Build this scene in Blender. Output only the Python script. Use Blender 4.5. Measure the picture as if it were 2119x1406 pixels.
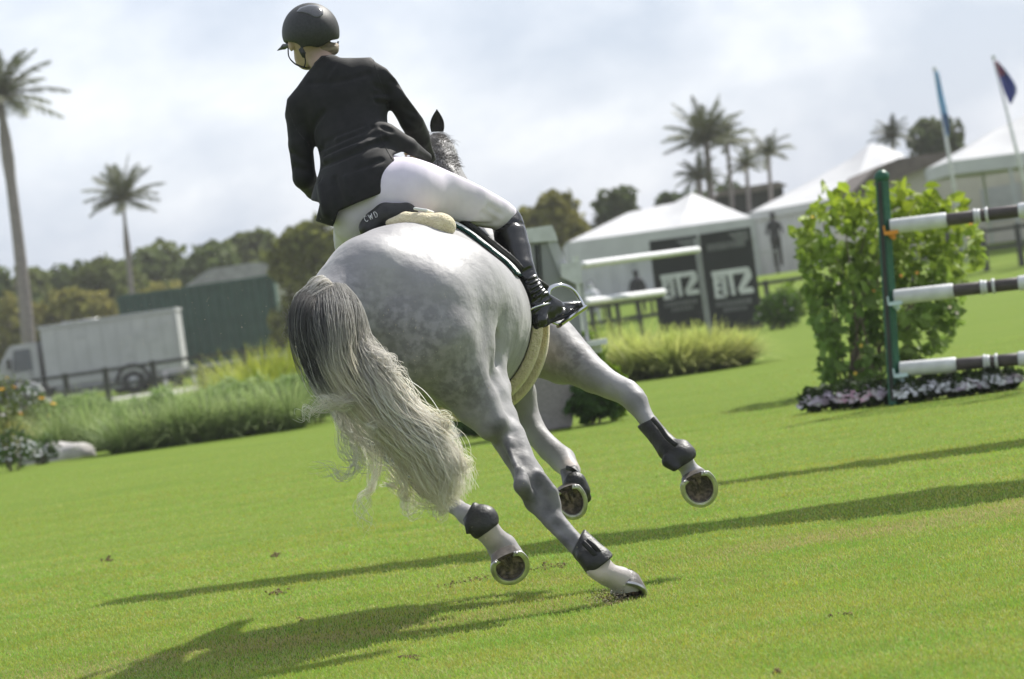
import bpy, math, random
import numpy as np
from mathutils import Vector, Matrix, noise as mnoise

for o in list(bpy.data.objects):
    bpy.data.objects.remove(o)
S = bpy.context.scene
COL = S.collection
RNG = np.random.default_rng(7)
random.seed(7)

# ------------------------------------------------------------------ camera
W0, H0, FPX = 2119.0, 1406.0, 7000.0
CAMH = 1.15
ROLL = math.radians(8.0)
HOR = 642.0                                   # horizon height at the middle column
PITCH = math.atan((703.0 - HOR) * math.cos(ROLL) / FPX)
_f = np.array([0, math.cos(PITCH), -math.sin(PITCH)])
_r0 = np.array([1.0, 0, 0]); _u0 = np.array([0, math.sin(PITCH), math.cos(PITCH)])
CU = _u0 * math.cos(ROLL) + _r0 * math.sin(ROLL)
CR = _r0 * math.cos(ROLL) - _u0 * math.sin(ROLL)
CF = _f
CAM = np.array([0, 0, CAMH])
cd = bpy.data.cameras.new('camera'); cam = bpy.data.objects.new('camera', cd); COL.objects.link(cam)
cd.sensor_width = 36.0; cd.lens = 36.0 * FPX / W0
cd.clip_start = 0.1; cd.clip_end = 5000
cd.dof.use_dof = True; cd.dof.focus_distance = 13.0; cd.dof.aperture_fstop = 4.8
M = Matrix(((CR[0], CU[0], -CF[0], 0), (CR[1], CU[1], -CF[1], 0), (CR[2], CU[2], -CF[2], CAMH), (0, 0, 0, 1)))
cam.matrix_world = M
S.camera = cam

def P(px, py, Y):
    """the world point on the sight line of a photograph pixel at distance Y"""
    d = CF * FPX + CR * (px - W0 / 2) - CU * (py - H0 / 2)
    return CAM + d * (Y / d[1])
def G(px, py, z=0.0):
    d = CF * FPX + CR * (px - W0 / 2) - CU * (py - H0 / 2)
    return CAM + d * ((z - CAMH) / d[2])
def mpp(Y): return Y / FPX                    # metres per pixel at distance Y

# ------------------------------------------------------------------ light, sky, exposure
SUNV = np.array([0.62, 0.72, 1.0]); SUNV = SUNV / np.linalg.norm(SUNV)
sd = bpy.data.lights.new('sun', 'SUN'); sun = bpy.data.objects.new('sun', sd); COL.objects.link(sun)
sd.energy = 4.6; sd.angle = math.radians(0.6); sd.color = (1.0, 0.965, 0.9)
sun.rotation_euler = Vector(SUNV).to_track_quat('Z', 'Y').to_euler()
sun.location = (20, 20, 40)
w = bpy.data.worlds.new('World'); S.world = w; w.use_nodes = True
nt = w.node_tree; nt.nodes.clear()
out = nt.nodes.new('ShaderNodeOutputWorld'); bg = nt.nodes.new('ShaderNodeBackground')
sky = nt.nodes.new('ShaderNodeTexSky'); sky.sky_type = 'NISHITA'; sky.sun_disc = False
sky.sun_elevation = math.asin(SUNV[2]); sky.sun_rotation = math.atan2(SUNV[0], SUNV[1])
sky.air_density = 1.0; sky.dust_density = 1.5
tc = nt.nodes.new('ShaderNodeTexCoord'); mp = nt.nodes.new('ShaderNodeMapping')
mp.inputs['Scale'].default_value = (1, 1, 1.5); mp.inputs['Rotation'].default_value = (0, 0.14, 0.3)
nz = nt.nodes.new('ShaderNodeTexNoise'); nz.inputs['Scale'].default_value = 11.0
nz.inputs['Detail'].default_value = 6; nz.inputs['Roughness'].default_value = 0.52; nz.inputs['Distortion'].default_value = 0.25
rp = nt.nodes.new('ShaderNodeValToRGB')
cr = rp.color_ramp
cr.elements[0].position = 0.38; cr.elements[0].color = (2.95, 3.35, 4.15, 1)
cr.elements[1].position = 0.62; cr.elements[1].color = (5.0, 5.2, 5.6, 1)
e = cr.elements.new(0.5); e.color = (3.85, 4.15, 4.8, 1)
mx = nt.nodes.new('ShaderNodeMix'); mx.data_type = 'RGBA'; mx.inputs[0].default_value = 0.86
L = nt.links.new
L(tc.outputs['Generated'], mp.inputs[0]); L(mp.outputs[0], nz.inputs['Vector']); L(nz.outputs['Fac'], rp.inputs[0])
L(sky.outputs[0], mx.inputs[6]); L(rp.outputs[0], mx.inputs[7]); L(mx.outputs[2], bg.inputs[0])
bg.inputs[1].default_value = 0.122
L(bg.outputs[0], out.inputs[0])
S.view_settings.view_transform = 'Standard'; S.view_settings.look = 'None'
S.view_settings.exposure = 0.68; S.view_settings.gamma = 1.0
S.render.engine = 'CYCLES'
S.cycles.max_bounces = 10; S.cycles.diffuse_bounces = 7; S.cycles.transmission_bounces = 10; S.cycles.transparent_max_bounces = 12
S.cycles.use_denoising = True

# ------------------------------------------------------------------ materials
def mat(name, c1, c2=None, scale=8.0, rough=0.8, bump=0.0, bscale=None, metal=0.0, attr=False,
        spec=0.3, trans=0.0, detail=5.0, c3=None, stretch=None, lo=0.35, hi=0.65, sheen=0.0, coat=0.0, bdist=0.01):
    m = bpy.data.materials.new(name); m.use_nodes = True
    n = m.node_tree.nodes; l = m.node_tree.links; n.clear()
    o = n.new('ShaderNodeOutputMaterial'); b = n.new('ShaderNodeBsdfPrincipled')
    l.new(b.outputs[0], o.inputs[0])
    b.inputs['Roughness'].default_value = rough; b.inputs['Metallic'].default_value = metal
    b.inputs['Specular IOR Level'].default_value = spec
    b.inputs['Sheen Weight'].default_value = sheen; b.inputs['Coat Weight'].default_value = coat
    t = n.new('ShaderNodeTexCoord'); vec = t.outputs['Object']
    if stretch:
        mm = n.new('ShaderNodeMapping'); mm.inputs['Scale'].default_value = stretch
        l.new(vec, mm.inputs[0]); vec = mm.outputs[0]
    z = n.new('ShaderNodeTexNoise'); z.inputs['Scale'].default_value = scale; z.inputs['Detail'].default_value = detail
    l.new(vec, z.inputs['Vector'])
    r = n.new('ShaderNodeValToRGB')
    c2 = c2 or tuple(x * 0.8 for x in c1)
    r.color_ramp.elements[0].position = lo; r.color_ramp.elements[0].color = (*c1, 1)
    r.color_ramp.elements[1].position = hi; r.color_ramp.elements[1].color = (*c2, 1)
    if c3:
        e = r.color_ramp.elements.new((lo + hi) / 2); e.color = (*c3, 1)
    l.new(z.outputs['Fac'], r.inputs[0]); colr = r.outputs[0]
    if attr:
        a = n.new('ShaderNodeAttribute'); a.attribute_name = 'tint'
        q = n.new('ShaderNodeMix'); q.data_type = 'RGBA'; q.blend_type = 'MULTIPLY'; q.inputs[0].default_value = 1
        l.new(colr, q.inputs[6]); l.new(a.outputs['Color'], q.inputs[7]); colr = q.outputs[2]
    l.new(colr, b.inputs['Base Color'])
    if bump:
        z2 = n.new('ShaderNodeTexNoise'); z2.inputs['Scale'].default_value = bscale or scale * 6; z2.inputs['Detail'].default_value = 4
        l.new(vec, z2.inputs['Vector'])
        bp = n.new('ShaderNodeBump'); bp.inputs['Strength'].default_value = bump; bp.inputs['Distance'].default_value = bdist
        l.new(z2.outputs['Fac'], bp.inputs['Height']); l.new(bp.outputs[0], b.inputs['Normal'])
    if trans:
        tr = n.new('ShaderNodeBsdfTranslucent'); l.new(colr, tr.inputs[0])
        ms = n.new('ShaderNodeMixShader'); ms.inputs[0].default_value = trans
        l.new(b.outputs[0], ms.inputs[1]); l.new(tr.outputs[0], ms.inputs[2]); l.new(ms.outputs[0], o.inputs[0])
    return m

# ------------------------------------------------------------------ mesh building
class MB:
    def __init__(s): s.V = []; s.F = []; s.T = []; s.n = 0; s.M = []
    def add(s, v, f, tint=None, mi=0):
        v = np.asarray(v, float).reshape(-1, 3)
        for g in (f if isinstance(f, list) else [f]):
            g = np.asarray(g, int); g = g.reshape(-1, g.shape[-1])
            s.F.append(g + s.n); s.M.append(np.full(len(g), mi, int))
        s.V.append(v)
        if tint is None: tint = (1, 1, 1)
        tint = np.asarray(tint, float)
        s.T.append(np.broadcast_to(tint, (len(v), 3)) if tint.ndim == 1 else tint)
        s.n += len(v)
        return s
    def box(s, c, size, R=None, tint=None, taper=1.0, mi=0):
        x, y, z = [q / 2 for q in size]
        v = np.array([[-x, -y, -z], [x, -y, -z], [x, y, -z], [-x, y, -z], [-x, -y, z], [x, -y, z], [x, y, z], [-x, y, z]], float)
        v[4:, :2] *= taper
        if R is not None: v = v @ np.asarray(R).T
        return s.add(v + np.asarray(c), [[0, 3, 2, 1], [4, 5, 6, 7], [0, 1, 5, 4], [1, 2, 6, 5], [2, 3, 7, 6], [3, 0, 4, 7]], tint, mi)
    def tube(s, pts, rad, n=8, tint=None, flat=1.0, caps=True, mi=0, up=None):
        pts = np.asarray(pts, float); k = len(pts)
        rad = np.broadcast_to(np.asarray(rad, float), (k,))
        tg = np.gradient(pts, axis=0); tg /= np.linalg.norm(tg, axis=1)[:, None] + 1e-12
        a = np.array(up if up is not None else ([0, 0, 1] if abs(tg[0][2]) < 0.9 else [1, 0, 0]), float)
        V = []
        for i in range(k):
            b = np.cross(tg[i], a); b /= np.linalg.norm(b) + 1e-12
            c = np.cross(b, tg[i]); a = c
            th = np.arange(n) * 2 * math.pi / n
            V.append(pts[i] + rad[i] * (np.cos(th)[:, None] * b + flat * np.sin(th)[:, None] * c))
        V = np.concatenate(V)
        q = []
        for i in range(k - 1):
            for j in range(n):
                j2 = (j + 1) % n
                q.append([i * n + j, i * n + j2, (i + 1) * n + j2, (i + 1) * n + j])
        fs = [np.array(q)]
        if caps:
            fs.append(np.array([list(range(n))[::-1]])); fs.append(np.array([[(k - 1) * n + j for j in range(n)]]))
        return s.add(V, fs, tint, mi)
    def build(s, name, mats, parent=None, smooth=False, loc=None):
        V = np.concatenate(s.V); T = np.concatenate(s.T)
        o_ = np.zeros(3)
        if parent is not None: o_ = np.array(parent.get('_o', (0, 0, 0)))
        elif loc is not None: o_ = np.asarray(loc, float)
        V = V - o_
        me = bpy.data.meshes.new(name)
        me.vertices.add(len(V)); me.vertices.foreach_set('co', V.astype(np.float32).ravel())
        loops = np.concatenate([f.ravel() for f in s.F]); sizes = np.concatenate([np.full(len(f), f.shape[1]) for f in s.F])
        me.loops.add(len(loops)); me.loops.foreach_set('vertex_index', loops.astype(np.int32))
        me.polygons.add(len(sizes))
        st = np.concatenate([[0], np.cumsum(sizes)[:-1]])
        me.polygons.foreach_set('loop_start', st.astype(np.int32))
        me.polygons.foreach_set('loop_total', sizes.astype(np.int32))
        me.polygons.foreach_set('material_index', np.concatenate(s.M).astype(np.int32))
        me.update(calc_edges=True)
        me.validate()
        me.polygons.foreach_set('use_smooth', np.full(len(me.polygons), bool(smooth)))
        at = me.color_attributes.new('tint', 'FLOAT_COLOR', 'POINT')
        at.data.foreach_set('color', np.concatenate([T, np.ones((len(T), 1))], 1).astype(np.float32).ravel())
        for m in (mats if isinstance(mats, (list, tuple)) else [mats]): me.materials.append(m)
        ob = bpy.data.objects.new(name, me); COL.objects.link(ob)
        if parent is not None: ob.parent = parent
        else: ob.location = o_
        if parent is None: ob['_o'] = tuple(o_)
        else: ob['_o'] = parent['_o']
        return ob
def tag(o, label=None, cat=None, group=None, kind=None):
    if label: o['label'] = label
    if cat: o['category'] = cat
    if group: o['group'] = group
    if kind: o['kind'] = kind
    return o
def thing(name, label, cat, loc=(0, 0, 0), group=None):
    o = bpy.data.objects.new(name, None); COL.objects.link(o); o.location = tuple(loc)
    o['_o'] = tuple(float(x) for x in loc); o.empty_display_size = 0.2
    return tag(o, label, cat, group)
def structure(o): o['kind'] = 'structure'; return o
def unit(v): v = np.asarray(v, float); return v / np.linalg.norm(v)
def rotz(a): c, s_ = math.cos(a), math.sin(a); return np.array([[c, -s_, 0], [s_, c, 0], [0, 0, 1]])
def smoothpath(pts, n):
    """Catmull-Rom through rows of pts"""
    p = np.asarray(pts, float); p = np.vstack([2 * p[0] - p[1], p, 2 * p[-1] - p[-2]])
    t = np.linspace(0, len(p) - 3 - 1e-6, n); i = t.astype(int); u = (t - i)[:, None]
    a, b, c, d = p[i], p[i + 1], p[i + 2], p[i + 3]
    return 0.5 * (2 * b + (c - a) * u + (2 * a - 5 * b + 4 * c - d) * u ** 2 + (3 * b - a - 3 * c + d) * u ** 3)

# ------------------------------------------------------------------ signed-distance sculpting
class Field:
    def __init__(s, lo, hi, h):
        s.h = h; s.lo = np.asarray(lo, float)
        s.n = np.ceil((np.asarray(hi) - s.lo) / h).astype(int) + 1
        s.D = np.full(s.n, 9.0, np.float32)
    def win(s, lo, hi):
        a = np.clip(np.floor((lo - s.lo) / s.h).astype(int), 0, s.n - 1)
        b = np.clip(np.ceil((hi - s.lo) / s.h).astype(int) + 1, a + 1, s.n)
        sl = tuple(slice(a[i], b[i]) for i in range(3))
        g = [s.lo[i] + s.h * np.arange(a[i], b[i], dtype=np.float32) for i in range(3)]
        X, Y, Z = np.meshgrid(*[q.astype(np.float32) for q in g], indexing='ij', sparse=True)
        return sl, X, Y, Z
    def comb(s, sl, d, k, sub):
        A = s.D[sl]
        if sub:
            d = -d; h = np.maximum(k - np.abs(A - d), 0) / k
            s.D[sl] = np.maximum(A, d) + h * h * k * 0.25
        else:
            h = np.maximum(k - np.abs(A - d), 0) / k
            s.D[sl] = np.minimum(A, d) - h * h * k * 0.25
    def cone(s, a, b, ra, rb, k=0.03, sub=False):
        a = np.asarray(a, float); b = np.asarray(b, float); m = max(ra, rb) + k + 0.06
        sl, X, Y, Z = s.win(np.minimum(a, b) - m, np.maximum(a, b) + m)
        ab = b - a; L2 = max(float(ab @ ab), 1e-9)
        t = np.clip(((X - a[0]) * ab[0] + (Y - a[1]) * ab[1] + (Z - a[2]) * ab[2]) / L2, 0, 1)
        d = np.sqrt((X - a[0] - t * ab[0]) ** 2 + (Y - a[1] - t * ab[1]) ** 2 + (Z - a[2] - t * ab[2]) ** 2) - (ra + t * (rb - ra))
        s.comb(sl, d, k, sub)
    def chain(s, pts, k=0.03, Yo=0.0, sub=False):
        """pts: (px, py, Y, radius in px)"""
        q = [(P(x, y, Y + Yo), r * mpp(Y + Yo)) for x, y, Y, r in pts]
        pa = np.array([p for p, r in q]); ra_ = np.array([r for p, r in q]); m = ra_.max() + k + 0.05
        sl, X, Y, Z = s.win(pa.min(0) - m, pa.max(0) + m); D = None; kk = k * 0.3
        for (a, ra), (b, rb) in zip(q, q[1:]):
            ab = b - a; L2 = max(float(ab @ ab), 1e-9)
            t = np.clip(((X - a[0]) * ab[0] + (Y - a[1]) * ab[1] + (Z - a[2]) * ab[2]) / L2, 0, 1)
            t2 = t * t * (3 - 2 * t) * 0.35 + t * 0.65
            d = np.sqrt((X - a[0] - t * ab[0]) ** 2 + (Y - a[1] - t * ab[1]) ** 2 + (Z - a[2] - t * ab[2]) ** 2) - (ra + t2 * (rb - ra))
            if D is None: D = d
            else:
                h = np.maximum(kk - np.abs(D - d), 0) / kk; D = np.minimum(D, d) - h * h * kk * 0.25
        s.comb(sl, D, k, sub)
    def onsurf(s, px, py, Y0=13.0, Y1=14.6):
        Ys = np.arange(Y0, Y1, .003); q = np.array([P(px, py, y) for y in Ys]); v = sample(s, q)
        i = np.argmax(v < 0)
        return Ys[i] if v[i] < 0 else None
    def fold(s, pts, k=.012, sub=True, off=.5, n=9, Y0=13.0):
        """a crease or ridge laid along the surface: (px, py, radius px)"""
        g = smoothpath(pts, n) if len(pts) > 2 else np.array([np.array(pts[0]) * (1 - t) + np.array(pts[1]) * t for t in np.linspace(0, 1, n)])
        ch = []
        for x, y, r in g:
            Y = s.onsurf(x, y, Y0)
            if Y is None: continue
            ch.append((x, y, Y - r * mpp(Y) * off * (1 if sub else -1), r))
        if len(ch) > 1: s.chain(ch, k, 0.0, sub)
    def ell(s, c, ax, rad, k=0.03, sub=False):
        c = np.asarray(c, float); A = np.asarray(ax, float); rad = np.asarray(rad, float)
        ext = np.sqrt(((A * rad[:, None]) ** 2).sum(0)) + k + 0.05
        sl, X, Y, Z = s.win(c - ext, c + ext)
        l = [((X - c[0]) * A[i, 0] + (Y - c[1]) * A[i, 1] + (Z - c[2]) * A[i, 2]) for i in range(3)]
        k0 = np.sqrt(sum((l[i] / rad[i]) ** 2 for i in range(3))); k1 = np.sqrt(sum((l[i] / rad[i] ** 2) ** 2 for i in range(3))) + 1e-6
        s.comb(sl, (k0 * (k0 - 1) / k1).astype(np.float32), k, sub)
    def inter(s, d, k=0.01):
        A = s.D; h = np.maximum(k - np.abs(A - d), 0) / k
        s.D = (np.maximum(A, d) + h * h * k * 0.25).astype(np.float32)
    def grid(s):
        g = [s.lo[i] + s.h * np.arange(s.n[i]) for i in range(3)]
        return np.meshgrid(*[q.astype(np.float32) for q in g], indexing='ij')
    def plane(s, p0, nrm, k=0.01):
        """keep the side the normal points away from"""
        X, Y, Z = s.grid(); nrm = unit(nrm)
        s.inter((X - p0[0]) * nrm[0] + (Y - p0[1]) * nrm[1] + (Z - p0[2]) * nrm[2], k)
    def poly(s, pts, k=0.02, Yref=13.5):
        """keep what lies inside an outline"""
        X, Y, Z = s.grid(); d = [X - CAM[0], Y - CAM[1], Z - CAM[2]]
        w_ = sum(d[i] * CF[i] for i in range(3)); x = W0 / 2 + FPX * sum(d[i] * CR[i] for i in range(3)) / w_
        y = H0 / 2 - FPX * sum(d[i] * CU[i] for i in range(3)) / w_
        p = np.asarray(pts, float); dm = np.full(x.shape, 1e9, np.float32); ins = np.zeros(x.shape, bool)
        for i in range(len(p)):
            a, b = p[i], p[(i + 1) % len(p)]; e = b - a
            t = np.clip(((x - a[0]) * e[0] + (y - a[1]) * e[1]) / (e @ e + 1e-9), 0, 1)
            dm = np.minimum(dm, (x - a[0] - t * e[0]) ** 2 + (y - a[1] - t * e[1]) ** 2)
            c = (a[1] > y) != (b[1] > y)
            ins ^= c & (x < (b[0] - a[0]) * (y - a[1]) / (b[1] - a[1] + 1e-9) + a[0])
        dd = np.sqrt(dm) * mpp(Yref); dd[ins] *= -1
        s.inter(dd, k)
    def mesh(s, iters=1):
        D = s.D; h = s.h; ins = D < 0
        n = s.n; c = np.zeros(tuple(n - 1), np.uint8)
        for i in (0, 1):
            for j in (0, 1):
                for k in (0, 1):
                    c += ins[i:n[0] - 1 + i, j:n[1] - 1 + j, k:n[2] - 1 + k]
        act = (c > 0) & (c < 8); idx = np.argwhere(act)
        ID = np.full(act.shape, -1, np.int64); ID[act] = np.arange(len(idx))
        acc = np.zeros((len(idx), 3)); cnt = np.zeros(len(idx))
        cor = [(i, j, k) for i in (0, 1) for j in (0, 1) for k in (0, 1)]
        val = {q: D[idx[:, 0] + q[0], idx[:, 1] + q[1], idx[:, 2] + q[2]] for q in cor}
        for q in cor:
            for ax in range(3):
                if q[ax]: continue
                q2 = list(q); q2[ax] = 1; q2 = tuple(q2)
                a, b = val[q], val[q2]; m = (a < 0) != (b < 0)
                t = np.where(m, a / np.where(m, a - b, 1), 0)
                pt = np.tile(np.array(q, float), (len(idx), 1)); pt[:, ax] = t
                acc += pt * m[:, None]; cnt += m
        V = s.lo + h * (idx + acc / cnt[:, None])
        Q = []
        for ax in range(3):
            o1, o2 = [(1, 2), (2, 0), (0, 1)][ax]
            sa = [slice(None)] * 3; sb = [slice(None)] * 3
            sa[ax] = slice(0, n[ax] - 1); sb[ax] = slice(1, n[ax])
            A = ins[tuple(sa)]; B = ins[tuple(sb)]
            e = np.argwhere(A != B)
            e = e[(e[:, o1] > 0) & (e[:, o2] > 0) & (e[:, o1] < n[o1] - 1) & (e[:, o2] < n[o2] - 1)]
            fl = A[e[:, 0], e[:, 1], e[:, 2]]
            def cid(d1, d2):
                g = e.copy(); g[:, o1] -= d1; g[:, o2] -= d2
                return ID[g[:, 0], g[:, 1], g[:, 2]]
            q = np.stack([cid(1, 1), cid(0, 1), cid(0, 0), cid(1, 0)], 1)
            q[~fl] = q[~fl][:, ::-1]
            Q.append(q)
        Q = np.concatenate(Q); Q = Q[(Q >= 0).all(1)]
        for _ in range(iters):                       # light relaxing
            sm = np.zeros_like(V); ct = np.zeros(len(V))
            for i in range(4):
                a = Q[:, i]; b = Q[:, (i + 1) % 4]
                for ax in range(3):
                    sm[:, ax] += np.bincount(a, V[b, ax], len(V)) + np.bincount(b, V[a, ax], len(V))
                ct += np.bincount(a, minlength=len(V)) + np.bincount(b, minlength=len(V))
            V = 0.5 * V + 0.5 * sm / np.maximum(ct, 1)[:, None]
        return V, Q
def sample(F_, V):
    """trilinear value of field F_ at V"""
    g = (V - F_.lo) / F_.h; g = np.clip(g, 0, F_.n - 1.001); i = g.astype(int); t = g - i; r = 0
    for a in (0, 1):
        for b in (0, 1):
            for c in (0, 1):
                w_ = (t[:, 0] if a else 1 - t[:, 0]) * (t[:, 1] if b else 1 - t[:, 1]) * (t[:, 2] if c else 1 - t[:, 2])
                r = r + w_ * F_.D[i[:, 0] + a, i[:, 1] + b, i[:, 2] + c]
    return r
def axes(alpha, yaw=0.0, pitch=0.0):
    """rows: lateral, up, depth; alpha leans the up axis to the photograph's left (degrees from picture vertical)"""
    a = math.radians(alpha); lat = CR * math.cos(a) + CU * math.sin(a); up = -CR * math.sin(a) + CU * math.cos(a); dep = CF.copy()
    y = math.radians(yaw); lat, dep = lat * math.cos(y) - dep * math.sin(y), dep * math.cos(y) + lat * math.sin(y)
    p = math.radians(pitch); up, dep = up * math.cos(p) + dep * math.sin(p), dep * math.cos(p) - up * math.sin(p)
    return np.array([lat, up, dep])
# ================================================================== GROUND
def s_of(Y): return FPX / Y
m = bpy.data.materials.new('turf'); m.use_nodes = True
n = m.node_tree.nodes; l = m.node_tree.links; b = n['Principled BSDF']; t = n.new('ShaderNodeTexCoord')
def noise_(sc, det=5, st=None, rough=.5):
    q = n.new('ShaderNodeTexNoise'); q.inputs['Scale'].default_value = sc; q.inputs['Detail'].default_value = det; q.inputs['Roughness'].default_value = rough
    v = t.outputs['Object']
    if st: mm = n.new('ShaderNodeMapping'); mm.inputs['Scale'].default_value = st; l.new(v, mm.inputs[0]); v = mm.outputs[0]
    l.new(v, q.inputs['Vector']); return q.outputs['Fac']
def ramp(src, p0, c0, p1, c1):
    r = n.new('ShaderNodeValToRGB'); r.color_ramp.elements[0].position = p0; r.color_ramp.elements[0].color = (*c0, 1)
    r.color_ramp.elements[1].position = p1; r.color_ramp.elements[1].color = (*c1, 1); l.new(src, r.inputs[0]); return r.outputs[0]
def mixc(f, a_, b_, fv=None, bt='MIX'):
    q = n.new('ShaderNodeMix'); q.data_type = 'RGBA'; q.blend_type = bt
    if f is None: q.inputs[0].default_value = fv
    else: l.new(f, q.inputs[0])
    for s_, v_ in ((6, a_), (7, b_)):
        if isinstance(v_, tuple): q.inputs[s_].default_value = (*v_, 1)
        else: l.new(v_, q.inputs[s_])
    return q.outputs[2]
c0 = ramp(noise_(1.1, 6, (.35, 1.6, 1)), .3, (.135, .205, .022), .7, (.185, .25, .034))
c1 = ramp(noise_(7, 5, (.6, 2, 1)), .35, (.75, .80, .7), .65, (1, 1, 1))
c = mixc(None, c0, c1, .55, 'MULTIPLY')
dry = ramp(noise_(2.6, 8, (.5, 2.2, 1), .65), .56, (0, 0, 0), .74, (1, 1, 1))
c = mixc(dry, c, (.21, .19, .045))
c = mixc(None, c, ramp(noise_(95, 3, None, .7), .3, (.45, .5, .4), .7, (1, 1, 1)), .8, 'MULTIPLY')
l.new(c, b.inputs['Base Color']); b.inputs['Roughness'].default_value = .95; b.inputs['Specular IOR Level'].default_value = .08
bp = n.new('ShaderNodeBump'); bp.inputs['Strength'].default_value = .6; bp.inputs['Distance'].default_value = .015
l.new(noise_(160, 3), bp.inputs['Height']); l.new(bp.outputs[0], b.inputs['Normal'])
TURF = m
def terr(x, y):
    """lawn height: flat field, a low bank carrying the tents beyond it on the right"""
    s1 = np.clip((y - 92 - .0 * x) / 16, 0, 1); s1 = s1 * s1 * (3 - 2 * s1); s2 = np.clip((x + 1.0) / 5, 0, 1)
    far = np.clip((y - 180) / 200, 0, 1)
    return 1.12 * s1 * s2 * (1 - far) + .012 * np.sin(x * .9 + 1) * np.sin(y * .35) * np.clip((y - 16) / 10, 0, 1)
xs = np.concatenate([[-900, -300, -120], np.linspace(-40, 40, 81), [120, 300, 900]]); ys = np.concatenate([[-30], np.linspace(4, 40, 37), np.linspace(42, 130, 45), [160, 220, 400, 900, 3500]])
X, Y = np.meshgrid(xs, ys, indexing='ij'); v = np.stack([X, Y, terr(X, Y)], -1).reshape(-1, 3)
i, j = np.meshgrid(np.arange(len(xs) - 1), np.arange(len(ys) - 1), indexing='ij'); a = (i * len(ys) + j).ravel()
mb = MB(); mb.add(v, np.stack([a, a + len(ys), a + len(ys) + 1, a + 1], 1)); structure(mb.build('lawn', TURF, None, True))
# mown blades, thick near the camera
M_blade = mat('grass_blade', (.265, .395, .048), (.33, .43, .066), 2.0, .7, attr=True, spec=.25, trans=.35)
def blades(y0, y1, dens, w_, h_, seed):
    r = np.random.default_rng(seed); A = 0; P_ = []
    N = int(dens * (y1 - y0) * (y0 + y1) / 2 * .36)
    y = r.uniform(y0, y1, N * 2); y = y[r.uniform(0, 1, N * 2) < y / y1][:N]; x = r.uniform(-.185, .185, len(y)) * y
    N = len(y)
    ang = r.uniform(0, 6.28, N); hh = h_ * r.uniform(.4, 1.25, N); ww = w_ * r.uniform(.6, 1.3, N); ln = r.normal(0, .5, (N, 2)) * hh[:, None]
    base = np.stack([x, y, terr(x, y) - .002], 1); d = np.stack([np.cos(ang), np.sin(ang), 0 * ang], 1) * ww[:, None]
    tip = base + np.stack([ln[:, 0], ln[:, 1], hh], 1); mid = base * .5 + tip * .5 + np.stack([-ln[:, 0] * .12, -ln[:, 1] * .12, hh * .1], 1)
    V = np.stack([base - d, base + d, mid + d * .7, mid - d * .7, tip], 1).reshape(-1, 3); k = np.arange(N)[:, None] * 5
    patch = .5 + .5 * np.sin(x * 3.1 + 2 * np.sin(y * 2.3)) * np.sin(y * 4.1 + x * 1.3)
    T = np.stack([.72 + .5 * r.uniform(0, 1, N) + .25 * patch, .78 + .38 * r.uniform(0, 1, N), .8 + .9 * r.uniform(0, 1, N)], 1)
    dryb = r.uniform(0, 1, N) < (.05 + .10 * patch); T[dryb] = np.array([1.45, 1.1, 3.2])
    wn = np.sin(x * 1.7 + 3 * np.sin(y * .9)) * np.sin(y * 2.1 + .8) + .6 * np.sin(x * 6 + y * 5) * np.sin(y * 9 - x * 2)
    worn = np.exp(-((x - 1.9) / 1.5) ** 2 - ((y - 14.2 - .15 * x) / .45) ** 2) + .6 * np.exp(-((x + .4) / 1.4) ** 2 - ((y - 12.9) / .25) ** 2) + .5 * np.exp(-((x + 1.6) / .8) ** 2 - ((y - 13.2) / .5) ** 2)
    wk = (r.uniform(0, 1, N) < np.clip(worn * .75 + .20 * wn, 0, .75)); T[wk] = np.array([1.55, .93, 3.0]) * r.uniform(.8, 1.1, (int(wk.sum()), 1)); fresh = np.clip(wn, 0, 1) * .12; T[:, 1] *= 1 + fresh
    return V, [k + np.array([0, 1, 2, 3]), k + np.array([3, 2, 4])], np.repeat(T, 5, 0)
mb = MB()
for a_ in ((8.2, 12, 15000, .0016, .015, 1), (12, 15, 9000, .0019, .015, 2), (15, 20, 3300, .0026, .015, 3), (20, 30, 700, .004, .013, 4), (30, 40, 160, .006, .010, 5)):
    v, f, T = blades(*a_); mb.add(v, f, T)
tag(mb.build('grass', M_blade), kind='stuff')
# torn turf, clods and flying grit
M_soil = mat('soil', (.16, .10, .05), (.07, .045, .025), 60, .95, .6, 200)
def clod(mb, c, r_, rng, flat=1.0):
    n1, n2 = 6, 8; V = []
    for i in range(n1 + 1):
        for j in range(n2):
            th = math.pi * i / n1; ph = 2 * math.pi * j / n2; q = r_ * (1 + rng.uniform(-.3, .3))
            V.append([c[0] + q * math.sin(th) * math.cos(ph), c[1] + q * math.sin(th) * math.sin(ph), c[2] + q * flat * math.cos(th)])
    q = [[i * n2 + j, i * n2 + (j + 1) % n2, (i + 1) * n2 + (j + 1) % n2, (i + 1) * n2 + j] for i in range(n1) for j in range(n2)]
    mb.add(V, np.array(q))
r = np.random.default_rng(3); mb = MB()
for (x, y, w_, n_) in [(570, 1228, 26, 26), (222, 1160, 14, 14), (850, 1362, 30, 18), (1150, 1172, 24, 14), (572, 1150, 12, 8), (1280, 1250, 40, 12), (1605, 1393, 10, 6), (1740, 1275, 30, 6), (620, 1284, 10, 5)]:
    for _ in range(n_):
        g = G(x + r.normal(0, w_ * .5), y + r.normal(0, 2.5)); clod(mb, g + [0, 0, .004], r.uniform(.003, .011), r, .6)
for u in np.linspace(0, 1, 130):                                        # the scored line of earlier hoof prints
    if .62 < u < .72: continue
    g = G(905 + 260 * u + r.normal(0, 5), 1214 - 44 * u + r.normal(0, 3)); clod(mb, g + [0, 0, .003], r.uniform(.002, .009), r, .6)
tag(mb.build('turf_clods', M_soil, None, True), kind='stuff')
M_grit = mat('grit', (.62, .55, .42), (.45, .38, .26), 60, .9)
mb = MB(); N = 1500
pts = []
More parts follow.
